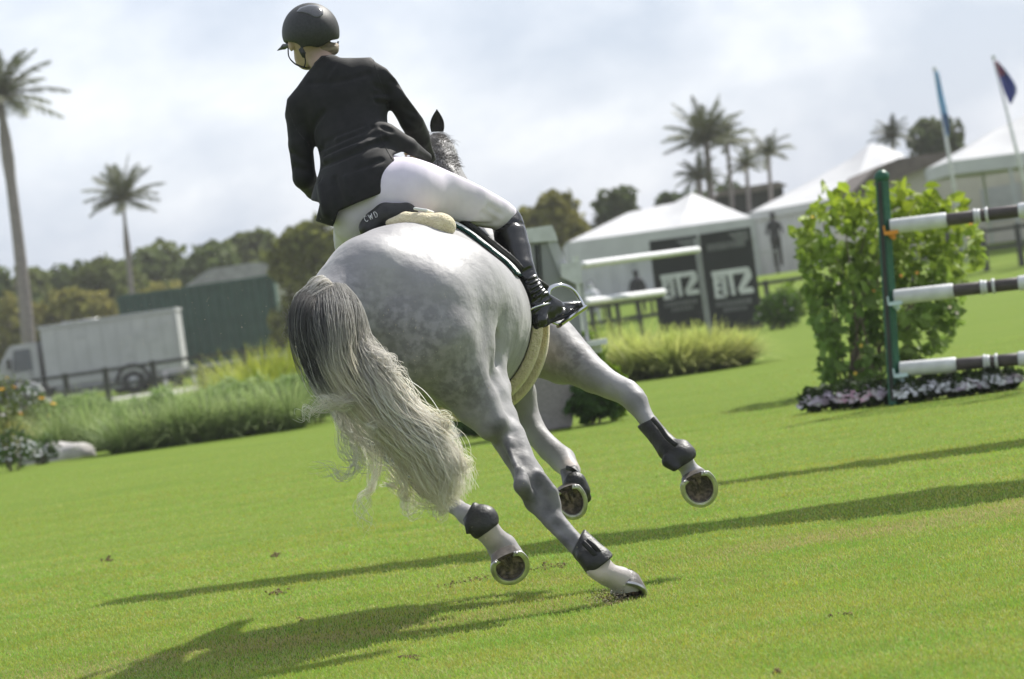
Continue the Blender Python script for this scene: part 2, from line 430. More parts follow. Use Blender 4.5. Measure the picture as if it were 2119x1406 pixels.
for (cx, cy, sx, sy, cnt) in [(250, 1385, 60, 22, 500), (560, 1330, 230, 60, 260), (200, 800, 260, 200, 280), (840, 780, 90, 110, 240), (420, 660, 260, 110, 260), (1265, 1240, 26, 10, 200), (950, 1050, 300, 150, 100), (230, 1250, 200, 110, 160), (1240, 1232, 34, 14, 160)]:
    for _ in range(cnt):
        pts.append((cx + r.normal(0, sx), cy + r.normal(0, sy), r.uniform(11.6, 12.9)))
for px, py, Y_ in pts:
    q = P(px, py, Y_)
    if q[2] < .01: q = G(px, py); q[2] = r.uniform(.01, .05)
    s_ = r.uniform(.0009, .0026); t_ = r.normal(0, 1, (4, 3)); t_ /= np.linalg.norm(t_, axis=1)[:, None]
    mb.add(q + t_ * s_, np.array([[0, 1, 2], [0, 2, 3], [0, 3, 1], [1, 3, 2]]))
tag(mb.build('flying_grit', M_grit), kind='stuff')
# dust kicked up at the planted hoof
mb = MB()
for _ in range(900):
    g = G(1262 + r.normal(0, 22), 1243 + r.normal(0, 3)); g[2] = abs(r.normal(0, .022)); s_ = r.uniform(.0012, .004); t_ = r.normal(0, 1, (4, 3)); t_ /= np.linalg.norm(t_, axis=1)[:, None]
    mb.add(g + t_ * s_, np.array([[0, 1, 2], [0, 2, 3], [0, 3, 1], [1, 3, 2]]))
tag(mb.build('kicked_up_soil', M_soil), kind='stuff')
# pale sand track beyond the left fence, and the verge
M_sand = mat('pale_sand', (.36, .34, .33), (.26, .25, .24), 1.5, .95, .4, 20)
mb = MB(); mb.add([[-60, 107, .004], [-1.2, 107, .004], [-1.2, 124, .004], [-60, 124, .004]], [[0, 1, 2, 3]]); structure(mb.build('sand_track', M_sand))
# ================================================================== PLANTS
def leafcards(mb, C, nrm, size, tint, r, asp=1.8, bend=.15):
    """pointed leaves: 6 vertices each, C centres"""
    N = len(C); nrm = nrm / (np.linalg.norm(nrm, axis=1)[:, None] + 1e-9)
    a = np.cross(nrm, r.normal(0, 1, (N, 3))); a /= np.linalg.norm(a, axis=1)[:, None] + 1e-9; b_ = np.cross(nrm, a)
    s = np.broadcast_to(np.asarray(size), (N,))[:, None]
    a = a * s * asp / 2; b_ = b_ * s / 2; up = nrm * s * bend
    V = np.stack([C - a, C - a * .3 + b_ * .9 + up, C + a * .4 + b_ * .8 + up, C + a - up * .5, C + a * .4 - b_ * .8 + up, C - a * .3 - b_ * .9 + up], 1).reshape(-1, 3)
    k = np.arange(N)[:, None] * 6
    mb.add(V, [k + np.array([0, 1, 2, 3]), k + np.array([0, 3, 4, 5])], np.repeat(tint, 6, 0))
M_leafd = mat('dark_foliage', (.10, .12, .045), (.16, .175, .07), .6, .75, attr=True, trans=.35, spec=.15)
M_leafg = mat('bright_foliage', (.075, .135, .018), (.11, .17, .03), 2, .6, attr=True, trans=.35, spec=.25)
M_bark = mat('bark', (.13, .10, .075), (.22, .18, .14), 9, .95, .7, 30, stretch=(1, 1, .3))
M_palmbark = mat('palm_bark', (.26, .23, .21), (.17, .15, .14), 6, .9, .5, 20, stretch=(1, 1, 5))
M_frond = mat('palm_frond', (.07, .085, .035), (.11, .12, .055), 2, .55, attr=True, trans=.25, spec=.3)

def tree(px0, px1, top, base, Y, label, seed, tint=(1, 1, 1), n=2600, lobes=9, card=None, zg=0.0, group='trees beyond the showground', name='tree', cat='tree'):
    """a broad crown filling the given columns, its top at row top, standing at distance Y"""
    r = np.random.default_rng(seed); s = mpp(Y); cx = (px0 + px1) / 2; wd = (px1 - px0) * s; g = P(cx, base, Y); g[2] = zg
    tp = P(cx, top, Y)[2]; H = tp - zg
    root = thing(name, label, cat, (g[0], g[1], zg), group)
    mb = MB(); mb.tube(smoothpath([g, g + [.02 * H, 0, H * .3], g + [-.02 * H, 0, H * .62]], 8), [wd * .035 + .04, wd * .03 + .03, wd * .026, wd * .022, wd * .018, wd * .014, wd * .01, .03], 8)
    for k in range(5):
        a = r.uniform(0, 6.28); e = g + np.array([math.cos(a) * wd * .3, math.sin(a) * wd * .3, H * r.uniform(.55, .85)]); s0 = g + [0, 0, H * r.uniform(.22, .4)]
        mb.tube(smoothpath([s0, (s0 + e) / 2 + [0, 0, .05 * H], e], 6), [wd * .016, wd * .014, wd * .012, wd * .01, .03, .02], 6)
    mb.build('trunk', M_bark, root, True)
    cs, rs = [], []
    for k in range(lobes):
        a = r.uniform(0, 6.28); q = r.uniform(.0, 1) ** .6
        hgt = r.uniform(.14, .86) if k else .84
        w_ = .5 * wd * (1 - .55 * max(0, (hgt - .55) / .35))
        cs.append(g + np.array([math.cos(a) * q * w_ * .9, math.sin(a) * q * w_ * .6, H * hgt])); rs.append(max(wd, H * .7) * r.uniform(.17, .27))
    rs = np.minimum(rs, H * .30); cs = np.array(cs); k = r.integers(0, lobes, n)
    d = r.normal(0, 1, (n, 3)); d /= np.linalg.norm(d, axis=1)[:, None]; rad = r.uniform(.35, 1.0, n) ** .5
    bump = 1 + .22 * np.sin(d[:, 0] * 7 + k) * np.sin(d[:, 2] * 8 + k * 2)
    C_ = cs[k] + d * (rs[k] * rad * bump)[:, None]; C_[:, 2] = np.clip(C_[:, 2], zg + .03 * H, tp + .05)
    clump = .72 + .5 * (.5 + .5 * np.sin(C_[:, 0] * 2.4 + seed) * np.sin(C_[:, 2] * 3.1) * np.cos(C_[:, 1] * 2.7))
    T = np.asarray(tint)[None] * (clump * r.uniform(.7, 1.3, n))[:, None]
    mb = MB(); leafcards(mb, C_, d + r.normal(0, .6, (n, 3)), (card or wd * .045) * r.uniform(.6, 1.4, n), T, r)
    mb.build('crown', M_leafd, root)
    return root

def palm(base, top, Y, label, seed, crown=2.4, nf=26, bulge=None, zg=0.0, group=None, trunk_r=.16, lean=(0, 0), droop=.8, name='palm_tree', tint=(1, 1, 1), grav=.075):
    """base, top: picture points of the trunk's foot and of the crown's heart"""
    r = np.random.default_rng(seed); b0 = P(base[0], base[1], Y); t0 = P(top[0], top[1], Y)
    root = thing(name, label, 'palm tree', (b0[0], b0[1], zg), group)
    b0 = b0.copy(); b0[2] = zg; mid = (b0 + t0) / 2 + np.array([lean[0], 0, lean[1]])
    pts = smoothpath([b0, mid, t0], 16); u = np.linspace(0, 1, 16); rad = trunk_r * (1.25 - .55 * u)
    if bulge: rad = rad * (1 + .75 * np.exp(-((u - bulge) / .06) ** 2)) * np.where(u > bulge, .72, 1)
    mb = MB(); mb.tube(pts, rad, 12); mb.build('trunk', M_palmbark, root, True)
    mb = MB()
    for k in range(nf):
        az = k * 2.4 + r.uniform(-.2, .2); el = 1.42 - 1.75 * (k / nf) ** 1.0 * droop + r.uniform(-.1, .1); L_ = crown * r.uniform(.82, 1.1)
        m_ = 12; P_ = [t0]; d = np.array([math.cos(az) * math.cos(el), math.sin(az) * math.cos(el), math.sin(el)]); p = t0.copy()
        for i in range(m_):
            p = p + d * L_ / m_; d = unit(d + np.array([0, 0, -grav - .05 * (1 - k / nf)]) + r.normal(0, .012, 3)); P_.append(p.copy())
        P_ = np.array(P_); tn = np.asarray(tint) * r.uniform(.6, 1.35)
        mb.tube(P_, np.linspace(.022, .004, m_ + 1), 4, tint=np.array([1.6, 1.3, 1.0]))
        q = smoothpath(P_, 44)[4:]; tg = np.gradient(q, axis=0); tg /= np.linalg.norm(tg, axis=1)[:, None]; sd = np.cross(tg, [0, 0, 1]); sd /= np.linalg.norm(sd, axis=1)[:, None] + 1e-9
        uu = np.linspace(0, 1, len(q)); ll = np.minimum(crown, 2.6) * .25 * np.sin(np.clip(.12 + uu * .86, 0, 1) * math.pi) ** .6
        for sg in (-1, 1):
            tip = q + (sd * sg * .75 + tg * .55 + np.array([0, 0, -.35]) + r.normal(0, .13, (len(q), 3))) * ll[:, None]; w_ = tg * (np.minimum(crown, 2.6) * .013)
            V = np.stack([q - w_, q + w_, tip * .55 + q * .45 + w_, tip], 1).reshape(-1, 3); kk = np.arange(len(q))[:, None] * 4
            mb.add(V, [kk + np.array([0, 1, 2, 3])], tn)
    mb.build('crown', M_frond, root)
    return root
G1 = 'palms against the sky'
palm((52, 706), (0, 206), 135, 'tall palm at the left edge with a swollen neck below its fronds', 1, crown=2.7, nf=32, bulge=.86, group=G1, trunk_r=.25, lean=(.1, 0), droop=.9, grav=.05)
palm((268, 640), (254, 414), 150, 'small palm standing clear between the tall palm and the rider', 2, crown=2.0, nf=28, bulge=.78, zg=.2, group=G1, trunk_r=.13, droop=.92, grav=.045)
palm((1468, 470), (1462, 296), 132, 'largest palm above the white tent on the right', 3, crown=1.9, nf=30, droop=.78, grav=.05, zg=.9, group=G1, trunk_r=.17)
palm((1512, 470), (1505, 300), 134, 'thin palm close behind the largest one on the right', 4, crown=1.2, nf=20, zg=.9, group=G1, trunk_r=.10)
palm((1545, 480), (1545, 348), 134, 'short palm left of the pair beside the brown roof', 5, crown=1.05, nf=18, zg=.9, group=G1, trunk_r=.10)
palm((1592, 480), (1590, 322), 136, 'palm right of the pair beside the brown roof', 6, crown=1.25, nf=20, zg=.9, group=G1, trunk_r=.10)
palm((1450, 480), (1446, 372), 131, 'squat bushy palm under the largest one', 7, crown=1.2, nf=22, zg=.9, group=G1, trunk_r=.15)
palm((1850, 420), (1846, 286), 148, 'dark palm rising behind the white tent peak', 8, crown=1.2, nf=24, zg=.9, group=G1, trunk_r=.14, tint=(.55, .6, .8))
HT = 'trees beyond the showground'
LOC = ['behind the tall palm', 'just right of the tall palm', 'left of the small palm', 'behind the small palm', 'right of the small palm', 'above the long green container', 'over the grey roofed house', 'next to the big round tree']
tl = [(-90, 70, 548, 0), (30, 150, 560, 1), (110, 240, 548, 2), (200, 300, 535, 3), (290, 400, 520, 4), (340, 420, 500, 5), (400, 520, 510, 6), (480, 600, 482, 7)]
for i_, (a_, b_, tp_, k_) in enumerate(tl):
    tree(a_ - 42, b_ + 42, tp_ - 6, 735, 172 + 6 * (i_ % 3), 'olive green tree in the far treeline, ' + LOC[k_], 20 + i_, tint=(1.0, 1.05, .85) if i_ % 2 else (.78, .9, .8), n=5200, lobes=26, card=.34)
for i_, (a_, b_, tp_, lb) in enumerate([(-40, 120, 610, 'low yellowish bush in front of the treeline at the left edge'), (90, 260, 600, 'wide low yellowish bush between the two left palms'), (230, 420, 590, 'low yellowish bush behind the right half of the green container')]):
    tree(a_, b_, tp_, 730, 158, lb, 40 + i_, tint=(1.75, 1.45, .95), n=4200, lobes=22, name='bush', cat='bush', card=.3)
tree(575, 735, 452, 720, 120, 'big round olive tree directly left of the horse\'s rump', 50, tint=(1.15, 1.1, .7), n=8000, lobes=26, card=.22)
tree(1040, 1250, 402, 610, 135, 'broad olive tree right of the rider\'s knee', 51, tint=(1.35, 1.15, .6), n=8000, lobes=30, zg=.2, card=.26)
tree(1225, 1360, 382, 610, 150, 'dark pine-like tree behind the left tent roof', 52, tint=(.6, .7, .6), n=5000, lobes=24, zg=.5, card=.26)
tree(1375, 1500, 392, 600, 152, 'dark tree under the palms behind the tent peak', 53, tint=(.6, .72, .7), n=4500, lobes=22, zg=.5, card=.26)
tree(1490, 1620, 372, 600, 165, 'dark scrubby tree behind the brown roof', 54, tint=(.6, .7, .7), n=2600, lobes=18, zg=.5, card=.26)
tree(1915, 2025, 238, 560, 152, 'round dark tree behind the left flag pole', 55, tint=(.6, .66, .66), n=4500, lobes=16, zg=.9, card=.22)
tree(1870, 1900, 282, 560, 150, 'slim dark tree between the palm and the round tree at right', 56, tint=(.7, .75, .75), n=500, lobes=5, zg=.9)
# added unseen tree right of frame, its limbs shaped to cast the long shadow
def added_shade_tree():
    r = np.random.default_rng(9); k = 1 / SUNV[2]; dx, dy = SUNV[0] * k, SUNV[1] * k
    root = thing('added_shade_tree', 'spreading tree standing right of the picture, its long limbs shading the lawn', 'tree', (9.5, 20.6, 0))
    mb = MB(); g = np.array([9.5, 20.6, 0]); z = 5.2
    mb.tube(smoothpath([g, g + [-.2, .1, 2.5], g + [-.5, 0, 4.6]], 8), np.linspace(.24, .14, 8), 10)
    cl = []
    for (A, B_, w0, w1, den) in [(G(235, 1246), G(2135, 1008), .12, .95, 5200), (G(1490, 1002), G(2160, 912), .08, .55, 1700)]:
        zz = z + (.3 if A[1] > 17 else 0); off = np.array([dx * zz, dy * zz, zz])
        a_, b_ = A + off, B_ + off; e = b_ + (b_ - a_) * .6
        mb.tube(smoothpath([g + [-.5, 0, 4.4], e, b_, a_ * .6 + b_ * .4, a_], 16), np.linspace(.13, .012, 16), 6)
        u = r.uniform(0, 1.75, den) ** .8; u = u * 1.75 / (1.75 ** .8); wd = w0 * .25 + (w1) * np.clip(u, 0, 1.1) ** 1.1
        c = a_ + (b_ - a_) * u[:, None] + np.stack([r.normal(0, .08, den), wd * r.uniform(-.5, .5, den) * (1 + .35 * np.sin(u * 16)), r.normal(0, .05, den)], 1)
        cl.append(c)
    mb.build('trunk', M_bark, root, True)
    C_ = np.concatenate(cl); mb = MB(); n = len(C_); leafcards(mb, C_, r.normal(0, .5, (n, 3)) + [0, 0, 1], .16 * r.uniform(.6, 1.3, n), np.ones((n, 3)) * r.uniform(.8, 1.3, (n, 1)), r)
    mb.build('crown', M_leafg, root)
added_shade_tree()

# ---- leafy shrubs and flowers in the beds
def shrub(px, base, w_, h_, label, seed, Yd=None, tint=(1, 1, 1), n=1500, leaf=.05, group=None, name='shrub', cat='shrub', depth=.6, m_=None, open_=0, z=None, asp=1.8, top_tint=None):
    r = np.random.default_rng(seed)
    if Yd is None: g = G(px, base); Y = g[1]
    else: Y = Yd; g = P(px, base, Y); g[2] = 0 if z is None else z
    W_ = w_ * mpp(Y); Hh = h_ * mpp(Y); root = thing(name, label, cat, tuple(g), group)
    mb = MB()
    for k in range(9):
        a = r.uniform(0, 6.28); q = r.uniform(.1, .42); e = g + np.array([math.cos(a) * W_ * q, math.sin(a) * W_ * depth * q, Hh * r.uniform(.6, .93)])
        s0 = g + np.array([math.cos(a) * W_ * .08, math.sin(a) * W_ * .06, 0]); mb.tube(smoothpath([s0, s0 * .5 + e * .5 + [0, 0, .04 * Hh], e], 7), np.linspace(max(.006, W_ * .012), .003, 7), 5)
    mb.build('stem', M_bark, root, True)
    N = n; u = r.normal(0, 1, (N, 3)); u /= np.linalg.norm(u, axis=1)[:, None]; rad = r.uniform(.25, 1, N) ** .45
    lob = 1 + .20 * np.sin(u[:, 0] * 6 + seed) * np.cos(u[:, 2] * 5 + seed * 2) + .1 * np.sin(u[:, 1] * 13 + seed)
    C_ = g + np.stack([u[:, 0] * W_ * .5, u[:, 1] * W_ * .5 * depth, Hh * .52 + u[:, 2] * Hh * .48], 1) * 1.0 * np.ones((N, 1))
    C_ = g + np.array([0, 0, Hh * .52]) + (C_ - g - np.array([0, 0, Hh * .52])) * (rad * lob)[:, None]
    if open_:
        keep = (np.sin(C_[:, 0] * 9 + seed) * np.sin(C_[:, 2] * 8) * np.sin(C_[:, 1] * 9) > -open_ * .25) | (r.uniform(0, 1, N) < .35); C_ = C_[keep]; u = u[keep]; N = len(C_)
    C_[:, 2] = np.maximum(C_[:, 2], g[2] + .01)
    T = np.asarray(tint)[None] * r.uniform(.6, 1.35, (N, 1))
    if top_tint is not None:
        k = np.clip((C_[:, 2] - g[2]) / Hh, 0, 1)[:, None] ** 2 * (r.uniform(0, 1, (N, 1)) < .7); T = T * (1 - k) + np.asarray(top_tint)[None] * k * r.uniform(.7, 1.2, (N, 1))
    mb = MB(); leafcards(mb, C_, u + r.normal(0, .7, (N, 3)), leaf * r.uniform(.6, 1.35, N), T, r, asp)
    mb.build('foliage', m_ or M_leafg, root)
    return root, g, W_, Hh
M_petal = mat('petals', (1, 1, 1), (.92, .92, .92), 30, .7, attr=True, trans=.3)
def flowers(root, g, W_, Hh, cols, n, size, seed, top=.55, depth=.6, rad_=1.02, name='blossom'):
    r = np.random.default_rng(seed); u = r.normal(0, 1, (n, 3)); u /= np.linalg.norm(u, axis=1)[:, None]; u[:, 2] = np.abs(u[:, 2]) * 1.0 - (1 - top) * .6
    c = g + np.array([0, 0, Hh * .52]) + np.stack([u[:, 0] * W_ * .5, u[:, 1] * W_ * .5 * depth - .02, u[:, 2] * Hh * .48], 1) * rad_
    mb = MB(); th = np.arange(10) * 2 * math.pi / 10; pr_ = np.where(np.arange(10) % 2 == 0, 1, .55)
    for i in range(n):
        nn = unit(u[i] * .6 + np.array([.2, -.15, 1.0]) + r.normal(0, .25, 3)); a = unit(np.cross(nn, [.3, .2, 1])); b_ = np.cross(nn, a); s = size * r.uniform(.6, 1.3)
        V = [c[i] + nn * s * .1] + [c[i] + (a * math.cos(t_) + b_ * math.sin(t_)) * s * p_ + nn * s * .25 * (p_ > .8) for t_, p_ in zip(th, pr_)]
        mb.add(V, np.array([[0, 1 + j, 1 + (j + 1) % 10] for j in range(10)]), np.array(cols[r.integers(len(cols))]) * r.uniform(.85, 1))
    mb.build(name, M_petal, root)
def grassclump(px, base, w_, h_, label, seed, Yd=None, tint=(1, 1, 1), n=700, group=None, z=0, tip=(2.6, 2.0, 1.6), wid=.007, name='ornamental_grass', cat='ornamental grass'):
    r = np.random.default_rng(seed)
    if Yd is None: g = G(px, base); Y = g[1]
    else: Y = Yd; g = P(px, base, Y); g[2] = z
    W_ = w_ * mpp(Y); Hh = h_ * mpp(Y); m_ = 7; a = r.uniform(0, 6.28, n); q = r.uniform(0, 1, n) ** .6
    b0 = g + np.stack([np.cos(a) * q * W_ * .30, np.sin(a) * q * W_ * .25, 0 * a], 1); el = 1.5 - q * r.uniform(.3, 1.1, n)
    d = np.stack([np.cos(a) * np.cos(el), np.sin(a) * np.cos(el) * .8, np.sin(el)], 1); L_ = Hh * r.uniform(.75, 1.18, n)
    t = np.linspace(0, 1, m_)[None, :, None]; pth = b0[:, None] + d[:, None] * t * L_[:, None, None] + np.array([0, 0, -1]) * (t ** 2.2) * (L_ * r.uniform(.1, .45, n) * (.4 + q))[:, None, None] + d[:, None] * [1, 1, 0] * t ** 2 * (L_ * .35)[:, None, None]
    sd = np.stack([-np.sin(a), np.cos(a), 0 * a], 1)[:, None] * wid * (1 - .8 * t)
    V = np.stack([pth - sd, pth + sd], 2); k = np.arange(n)[:, None, None] * m_ * 2; s_ = np.arange(m_ - 1)[None, :, None] * 2
    q4 = (k + s_ + np.array([0, 1, 3, 2])).reshape(-1, 4)
    T = np.asarray(tint)[None, None] * r.uniform(.6, 1.2, (n, 1, 1)) * (1 - t) + np.asarray(tip)[None, None] * r.uniform(.6, 1.2, (n, 1, 1)) * t
    T = np.repeat(np.broadcast_to(T, (n, m_, 3))[:, :, None], 2, 2).reshape(-1, 3)
    mb = MB(); mb.add(V.reshape(-1, 3), q4, T); o = mb.build(name, M_leafg, None, False, g)
    return tag(o, label, cat, group)
# left bed: a run of bright leafy plants
pos = ['at the left end of the run', 'second in the run from the left', 'left of the middle of the run', 'under the truck\'s wheel', 'right of the truck\'s wheel', 'in the middle under the fence post', 'right of the middle of the run', 'below the tall yellow grass', 'next to last before the horse', 'at the right end beside the horse\'s thigh', 'hidden partly by the horse\'s tail']
xs_ = [105, 165, 225, 285, 345, 400, 455, 510, 565, 612, 660]
for i_, x_ in enumerate(xs_):
    yb = 950 - (x_ - 190) * .147
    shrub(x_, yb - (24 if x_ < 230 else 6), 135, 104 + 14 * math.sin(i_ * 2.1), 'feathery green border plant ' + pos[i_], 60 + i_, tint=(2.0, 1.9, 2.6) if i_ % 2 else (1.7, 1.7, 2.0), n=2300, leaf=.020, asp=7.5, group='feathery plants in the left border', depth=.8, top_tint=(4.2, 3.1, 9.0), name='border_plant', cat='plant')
for i_, (x_, b_, w_, h_, Y_, lb) in enumerate([(480, 800, 110, 75, 56, 'yellow green grass tuft at the left of the tall clump beside the fence'), (540, 800, 120, 95, 55, 'tall yellow green grass tuft in the middle beside the fence'),
        (600, 800, 110, 100, 56, 'yellow green grass tuft closest to the horse\'s tail'), (655, 810, 100, 85, 57, 'yellow green grass tuft behind the horse\'s thigh')]):
    s_ = mpp(Y_); grassclump(x_, b_, w_ * 1.2, h_ + (P(x_, b_, Y_)[2]) / s_, lb, 80 + i_, Yd=Y_, tint=(1.0, 1.2, .8), tip=(4.4, 2.9, 2.6), group='tall grass tufts on the left', n=900, wid=.012)
for i_, (x_, b_, w_, h_, lb) in enumerate([(1265, 792, 120, 130, 'yellow tipped grass clump left of the banners, half behind the horse\'s foreleg'), (1330, 786, 150, 120, 'yellow tipped grass clump under the left banner'),
        (1400, 778, 160, 112, 'yellow tipped grass clump in the middle of the row'), (1465, 768, 150, 108, 'yellow tipped grass clump under the right banner'), (1520, 758, 110, 90, 'yellow tipped grass clump at the right end of the row')]):
    grassclump(x_, b_, w_, h_, lb, 90 + i_, tint=(.45, .45, .8), tip=(6.8, 4.4, 8.5), group='clumps of yellow tipped grass near the banners', n=800, wid=.014)
grassclump(30, 955, 120, 115, 'straw coloured grass tuft at the left edge above the rock', 97, tint=(1.3, 1.1, 1.0), tip=(6.0, 3.4, 8.0), n=800)
for i_, x_ in enumerate((130, 195, 262, 320, 378, 432, 490, 545, 600)):
    g_ = P(x_, 925, 44.5); grassclump(x_, 940 - (x_ - 190) * .147, 105, 128 + 10 * math.sin(i_ * 1.7), 'pale tufted grass in the left border, ' + ('above the rock', 'right of the rock', 'under the second fence post', 'left of the truck\'s wheel', 'below the truck\'s wheel', 'under the third fence post', 'under the green container\'s middle', 'below the tall yellow clump', 'close to the horse\'s tail')[i_], 260 + i_, Yd=(47.5 if x_ < 230 else 44.5), tint=(1.2, 1.2, 1.4), tip=(4.6, 3.4, 9.0), n=420, wid=.009, group='pale tufts in the left border')
def fl_shrub(px, base, w_, h_, label, seed, cols, nf, fs, group, Yd=None, tint=(.6, .7, .7), n=500, z=None, top=.5, leaf=.035, depth=.6, cat='flowers', name='flowering_plant'):
    a = shrub(px, base, w_, h_, label, seed, Yd=Yd, tint=tint, n=n, leaf=leaf, group=group, name=name, cat=cat, z=z, depth=depth); flowers(*a, cols, nf, fs, seed + 1, top, depth)
WHITE = [(.95, .95, .97), (.9, .88, .93)]; PINK = [(.85, .55, .68), (.9, .75, .83), (.95, .93, .95)]; LIL = [(.70, .62, .72), (.92, .9, .93), (.5, .4, .5)]
fl_shrub(30, 975, 120, 95, 'white flowering plant in front of the left rock', 110, WHITE, 150, .022, 'white flowers on the left', n=500, top=.1)
fl_shrub(85, 962, 90, 60, 'low white flowering plant between the left edge and the rock', 111, WHITE, 120, .02, 'white flowers on the left', n=400, top=.1)
s_ = 60
fl_shrub(60, 850, 100, 62 + P(60, 850, 50)[2] / mpp(50), 'white blossoming bush in front of the truck\'s cab', 112, WHITE, 110, .028, 'white flowers on the left', Yd=50, n=700, tint=(.8, .8, .8), top=.95)
fl_shrub(8, 880, 90, 118 + P(8, 880, 48)[2] / mpp(48), 'bush with orange blooms at the left edge', 113, [(.95, .5, .03), (.9, .4, .02)], 10, .05, None, Yd=48, n=700, tint=(1.1, .9, .7), top=.8)
fl_shrub(95, 880, 60, 60 + P(95, 880, 49)[2] / mpp(49), 'low bush with one orange bloom below the truck\'s cab', 114, [(.95, .5, .03)], 3, .05, None, Yd=49, n=400, tint=(1, .9, .7), top=.95)
# plants round the jump behind the horse
shrub(1235, 876, 110, 95, 'dark green shrub right of the concrete block behind the horse\'s foreleg', 120, tint=(.5, .65, .8), n=1500, leaf=.04, depth=.8)
shrub(1275, 868, 60, 110, 'light green leafy plant beside the dark shrub behind the foreleg', 121, tint=(1.6, 1.5, .8), n=420, leaf=.06, asp=3)
shrub(1210, 800, 90, 130, 'light green plant with strappy leaves behind the foreleg', 122, Yd=40, tint=(1.7, 1.6, .9), n=420, leaf=.07, asp=3.5)
shrub(900, 905, 90, 80, 'dark green shrub seen between the horse\'s hind legs at left', 123, tint=(.6, .8, .9), n=900, leaf=.04)
shrub(985, 905, 80, 80, 'dark green shrub seen between the horse\'s hind legs at right', 124, tint=(.6, .75, .9), n=900, leaf=.04)
fl_shrub(1605, 640, 70, 66, 'white and pink flowers right of the banners', 125, WHITE + PINK, 130, .04, None, Yd=70, z=.0, n=500, top=.9)
shrub(1615, 682, 90, 80, 'dark green low shrub right of the banners', 126, tint=(.8, .9, .6), n=900, leaf=.06)
shrub(1640, 676, 80, 90, 'light green low shrub between the banners and the big bush', 127, tint=(1.5, 1.4, .8), n=500, leaf=.07)
# the big bush behind the jump on the right
def bigbush():
    r = np.random.default_rng(33); Y0 = 31.0; g = P(1800, 800, Y0); g[2] = 0; root = thing('bush', 'big sunlit leafy bush behind the green jump post', 'bush', tuple(g))
    outline = [(1700, 790), (1690, 700), (1665, 610), (1650, 540), (1640, 480), (1655, 455), (1690, 420), (1702, 384), (1722, 408), (1744, 374), (1772, 396), (1800, 378), (1850, 392), (1868, 358), (1888, 396), (1908, 402), (1930, 384), (1948, 420), (1985, 396), (2012, 424), (1995, 455), (2045, 478), (2022, 505), (2052, 530), (2008, 560), (1990, 610), (2000, 650), (1960, 720), (1900, 770), (1860, 800)]
    op = np.array(outline, float)
    def inside(x, y):
        ins = np.zeros(len(x), bool)
        for i in range(len(op)):
            a, b_ = op[i], op[(i + 1) % len(op)]; c = (a[1] > y) != (b_[1] > y); ins ^= c & (x < (b_[0] - a[0]) * (y - a[1]) / (b_[1] - a[1] + 1e-9) + a[0])
        return ins
    mb = MB(); tips = []
    for k in range(26):
        x = r.uniform(1650, 2030); y = r.uniform(380, 640)
        if not inside(np.array([x]), np.array([y]))[0]: continue
        e = P(x, y, Y0 + r.uniform(-.55, .55)); s0 = g + np.array([r.uniform(-.30, .35), r.uniform(-.2, .2), 0]); m_ = (s0 + e) / 2 + np.array([(s0[0] - e[0]) * .15, 0, .12])
        pth = smoothpath([s0, m_, e], 12); mb.tube(pth, np.linspace(.012, .004, 12), 5, tint=(1.4, 1.3, 1.1)); tips.append(pth)
    mb.build('stem', M_bark, root, True)
    x = r.uniform(1640, 2045, 9000); y = r.uniform(370, 800, 9000); k = inside(x, y); x, y = x[k], y[k]
    C_ = np.array([P(a, b_, Y0 + c) for a, b_, c in zip(x, y, r.uniform(-.62, .62, len(x)))])
    dn = np.sin(C_[:, 0] * 8 + 1) * np.sin(C_[:, 2] * 9) * np.sin(C_[:, 1] * 7 + 2); low = (y > 640) * .25
    keep = r.uniform(0, 1, len(C_)) < np.clip(.22 + dn * 1.7 - low * .15, .04, 1); C_ = C_[keep]; y = y[keep]; x = x[keep]
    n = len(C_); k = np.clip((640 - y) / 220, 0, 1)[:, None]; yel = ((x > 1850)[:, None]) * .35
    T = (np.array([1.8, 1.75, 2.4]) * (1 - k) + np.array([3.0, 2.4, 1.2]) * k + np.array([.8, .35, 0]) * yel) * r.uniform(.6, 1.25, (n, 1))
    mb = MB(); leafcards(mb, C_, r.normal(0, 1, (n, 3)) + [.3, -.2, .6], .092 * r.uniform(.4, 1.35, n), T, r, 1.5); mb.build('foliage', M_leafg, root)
    mb = MB(); n = 16; x = r.uniform(1680, 2010, n); y = r.uniform(420, 780, n); C_ = np.array([P(a, b_, Y0 - .6) for a, b_ in zip(x, y)])
    cols = np.array([[(.95, .45, .12), (.95, .8, .7), (.92, .62, .1)][i_ % 3] for i_ in range(n)]); leafcards(mb, C_, r.normal(0, .4, (n, 3)) + [0, -1, .3], .035, cols, r, 1.1); mb.build('blossom', M_petal, root)
bigbush()
fx = [(1690, 853, 62, 50, LIL), (1728, 848, 62, 54, LIL), (1768, 846, 60, 58, PINK), (1806, 842, 58, 58, PINK), (1838, 838, 50, 52, LIL), (1885, 834, 60, 52, WHITE), (1925, 828, 62, 54, WHITE), (1968, 822, 62, 50, WHITE), (2010, 818, 60, 48, WHITE + LIL), (2050, 812, 62, 52, WHITE), (2088, 806, 52, 44, LIL)]
fw = ['lilac and white flowers at the left end of the bed', 'lilac flowers second from the left end of the bed', 'pink flowers left of the green post', 'pink and white flowers close to the green post', 'dark lilac flowers right behind the green post', 'white flowers just right of the green post', 'white flowers under the start of the lowest pole', 'white flowers under the middle of the lowest pole', 'mixed white and lilac flowers under the lowest pole', 'dense white flowers near the right end of the bed', 'lilac flowers at the right end of the bed']
for i_, (x_, b_, w_, h_, co) in enumerate(fx):
    fl_shrub(x_, b_, w_ * 1.1, h_, fw[i_], 140 + i_ * 2, co, 110, .032, 'flowers bedded along the right jump', n=420, leaf=.04, tint=(.35, .38, .5), top=.25, depth=.8)
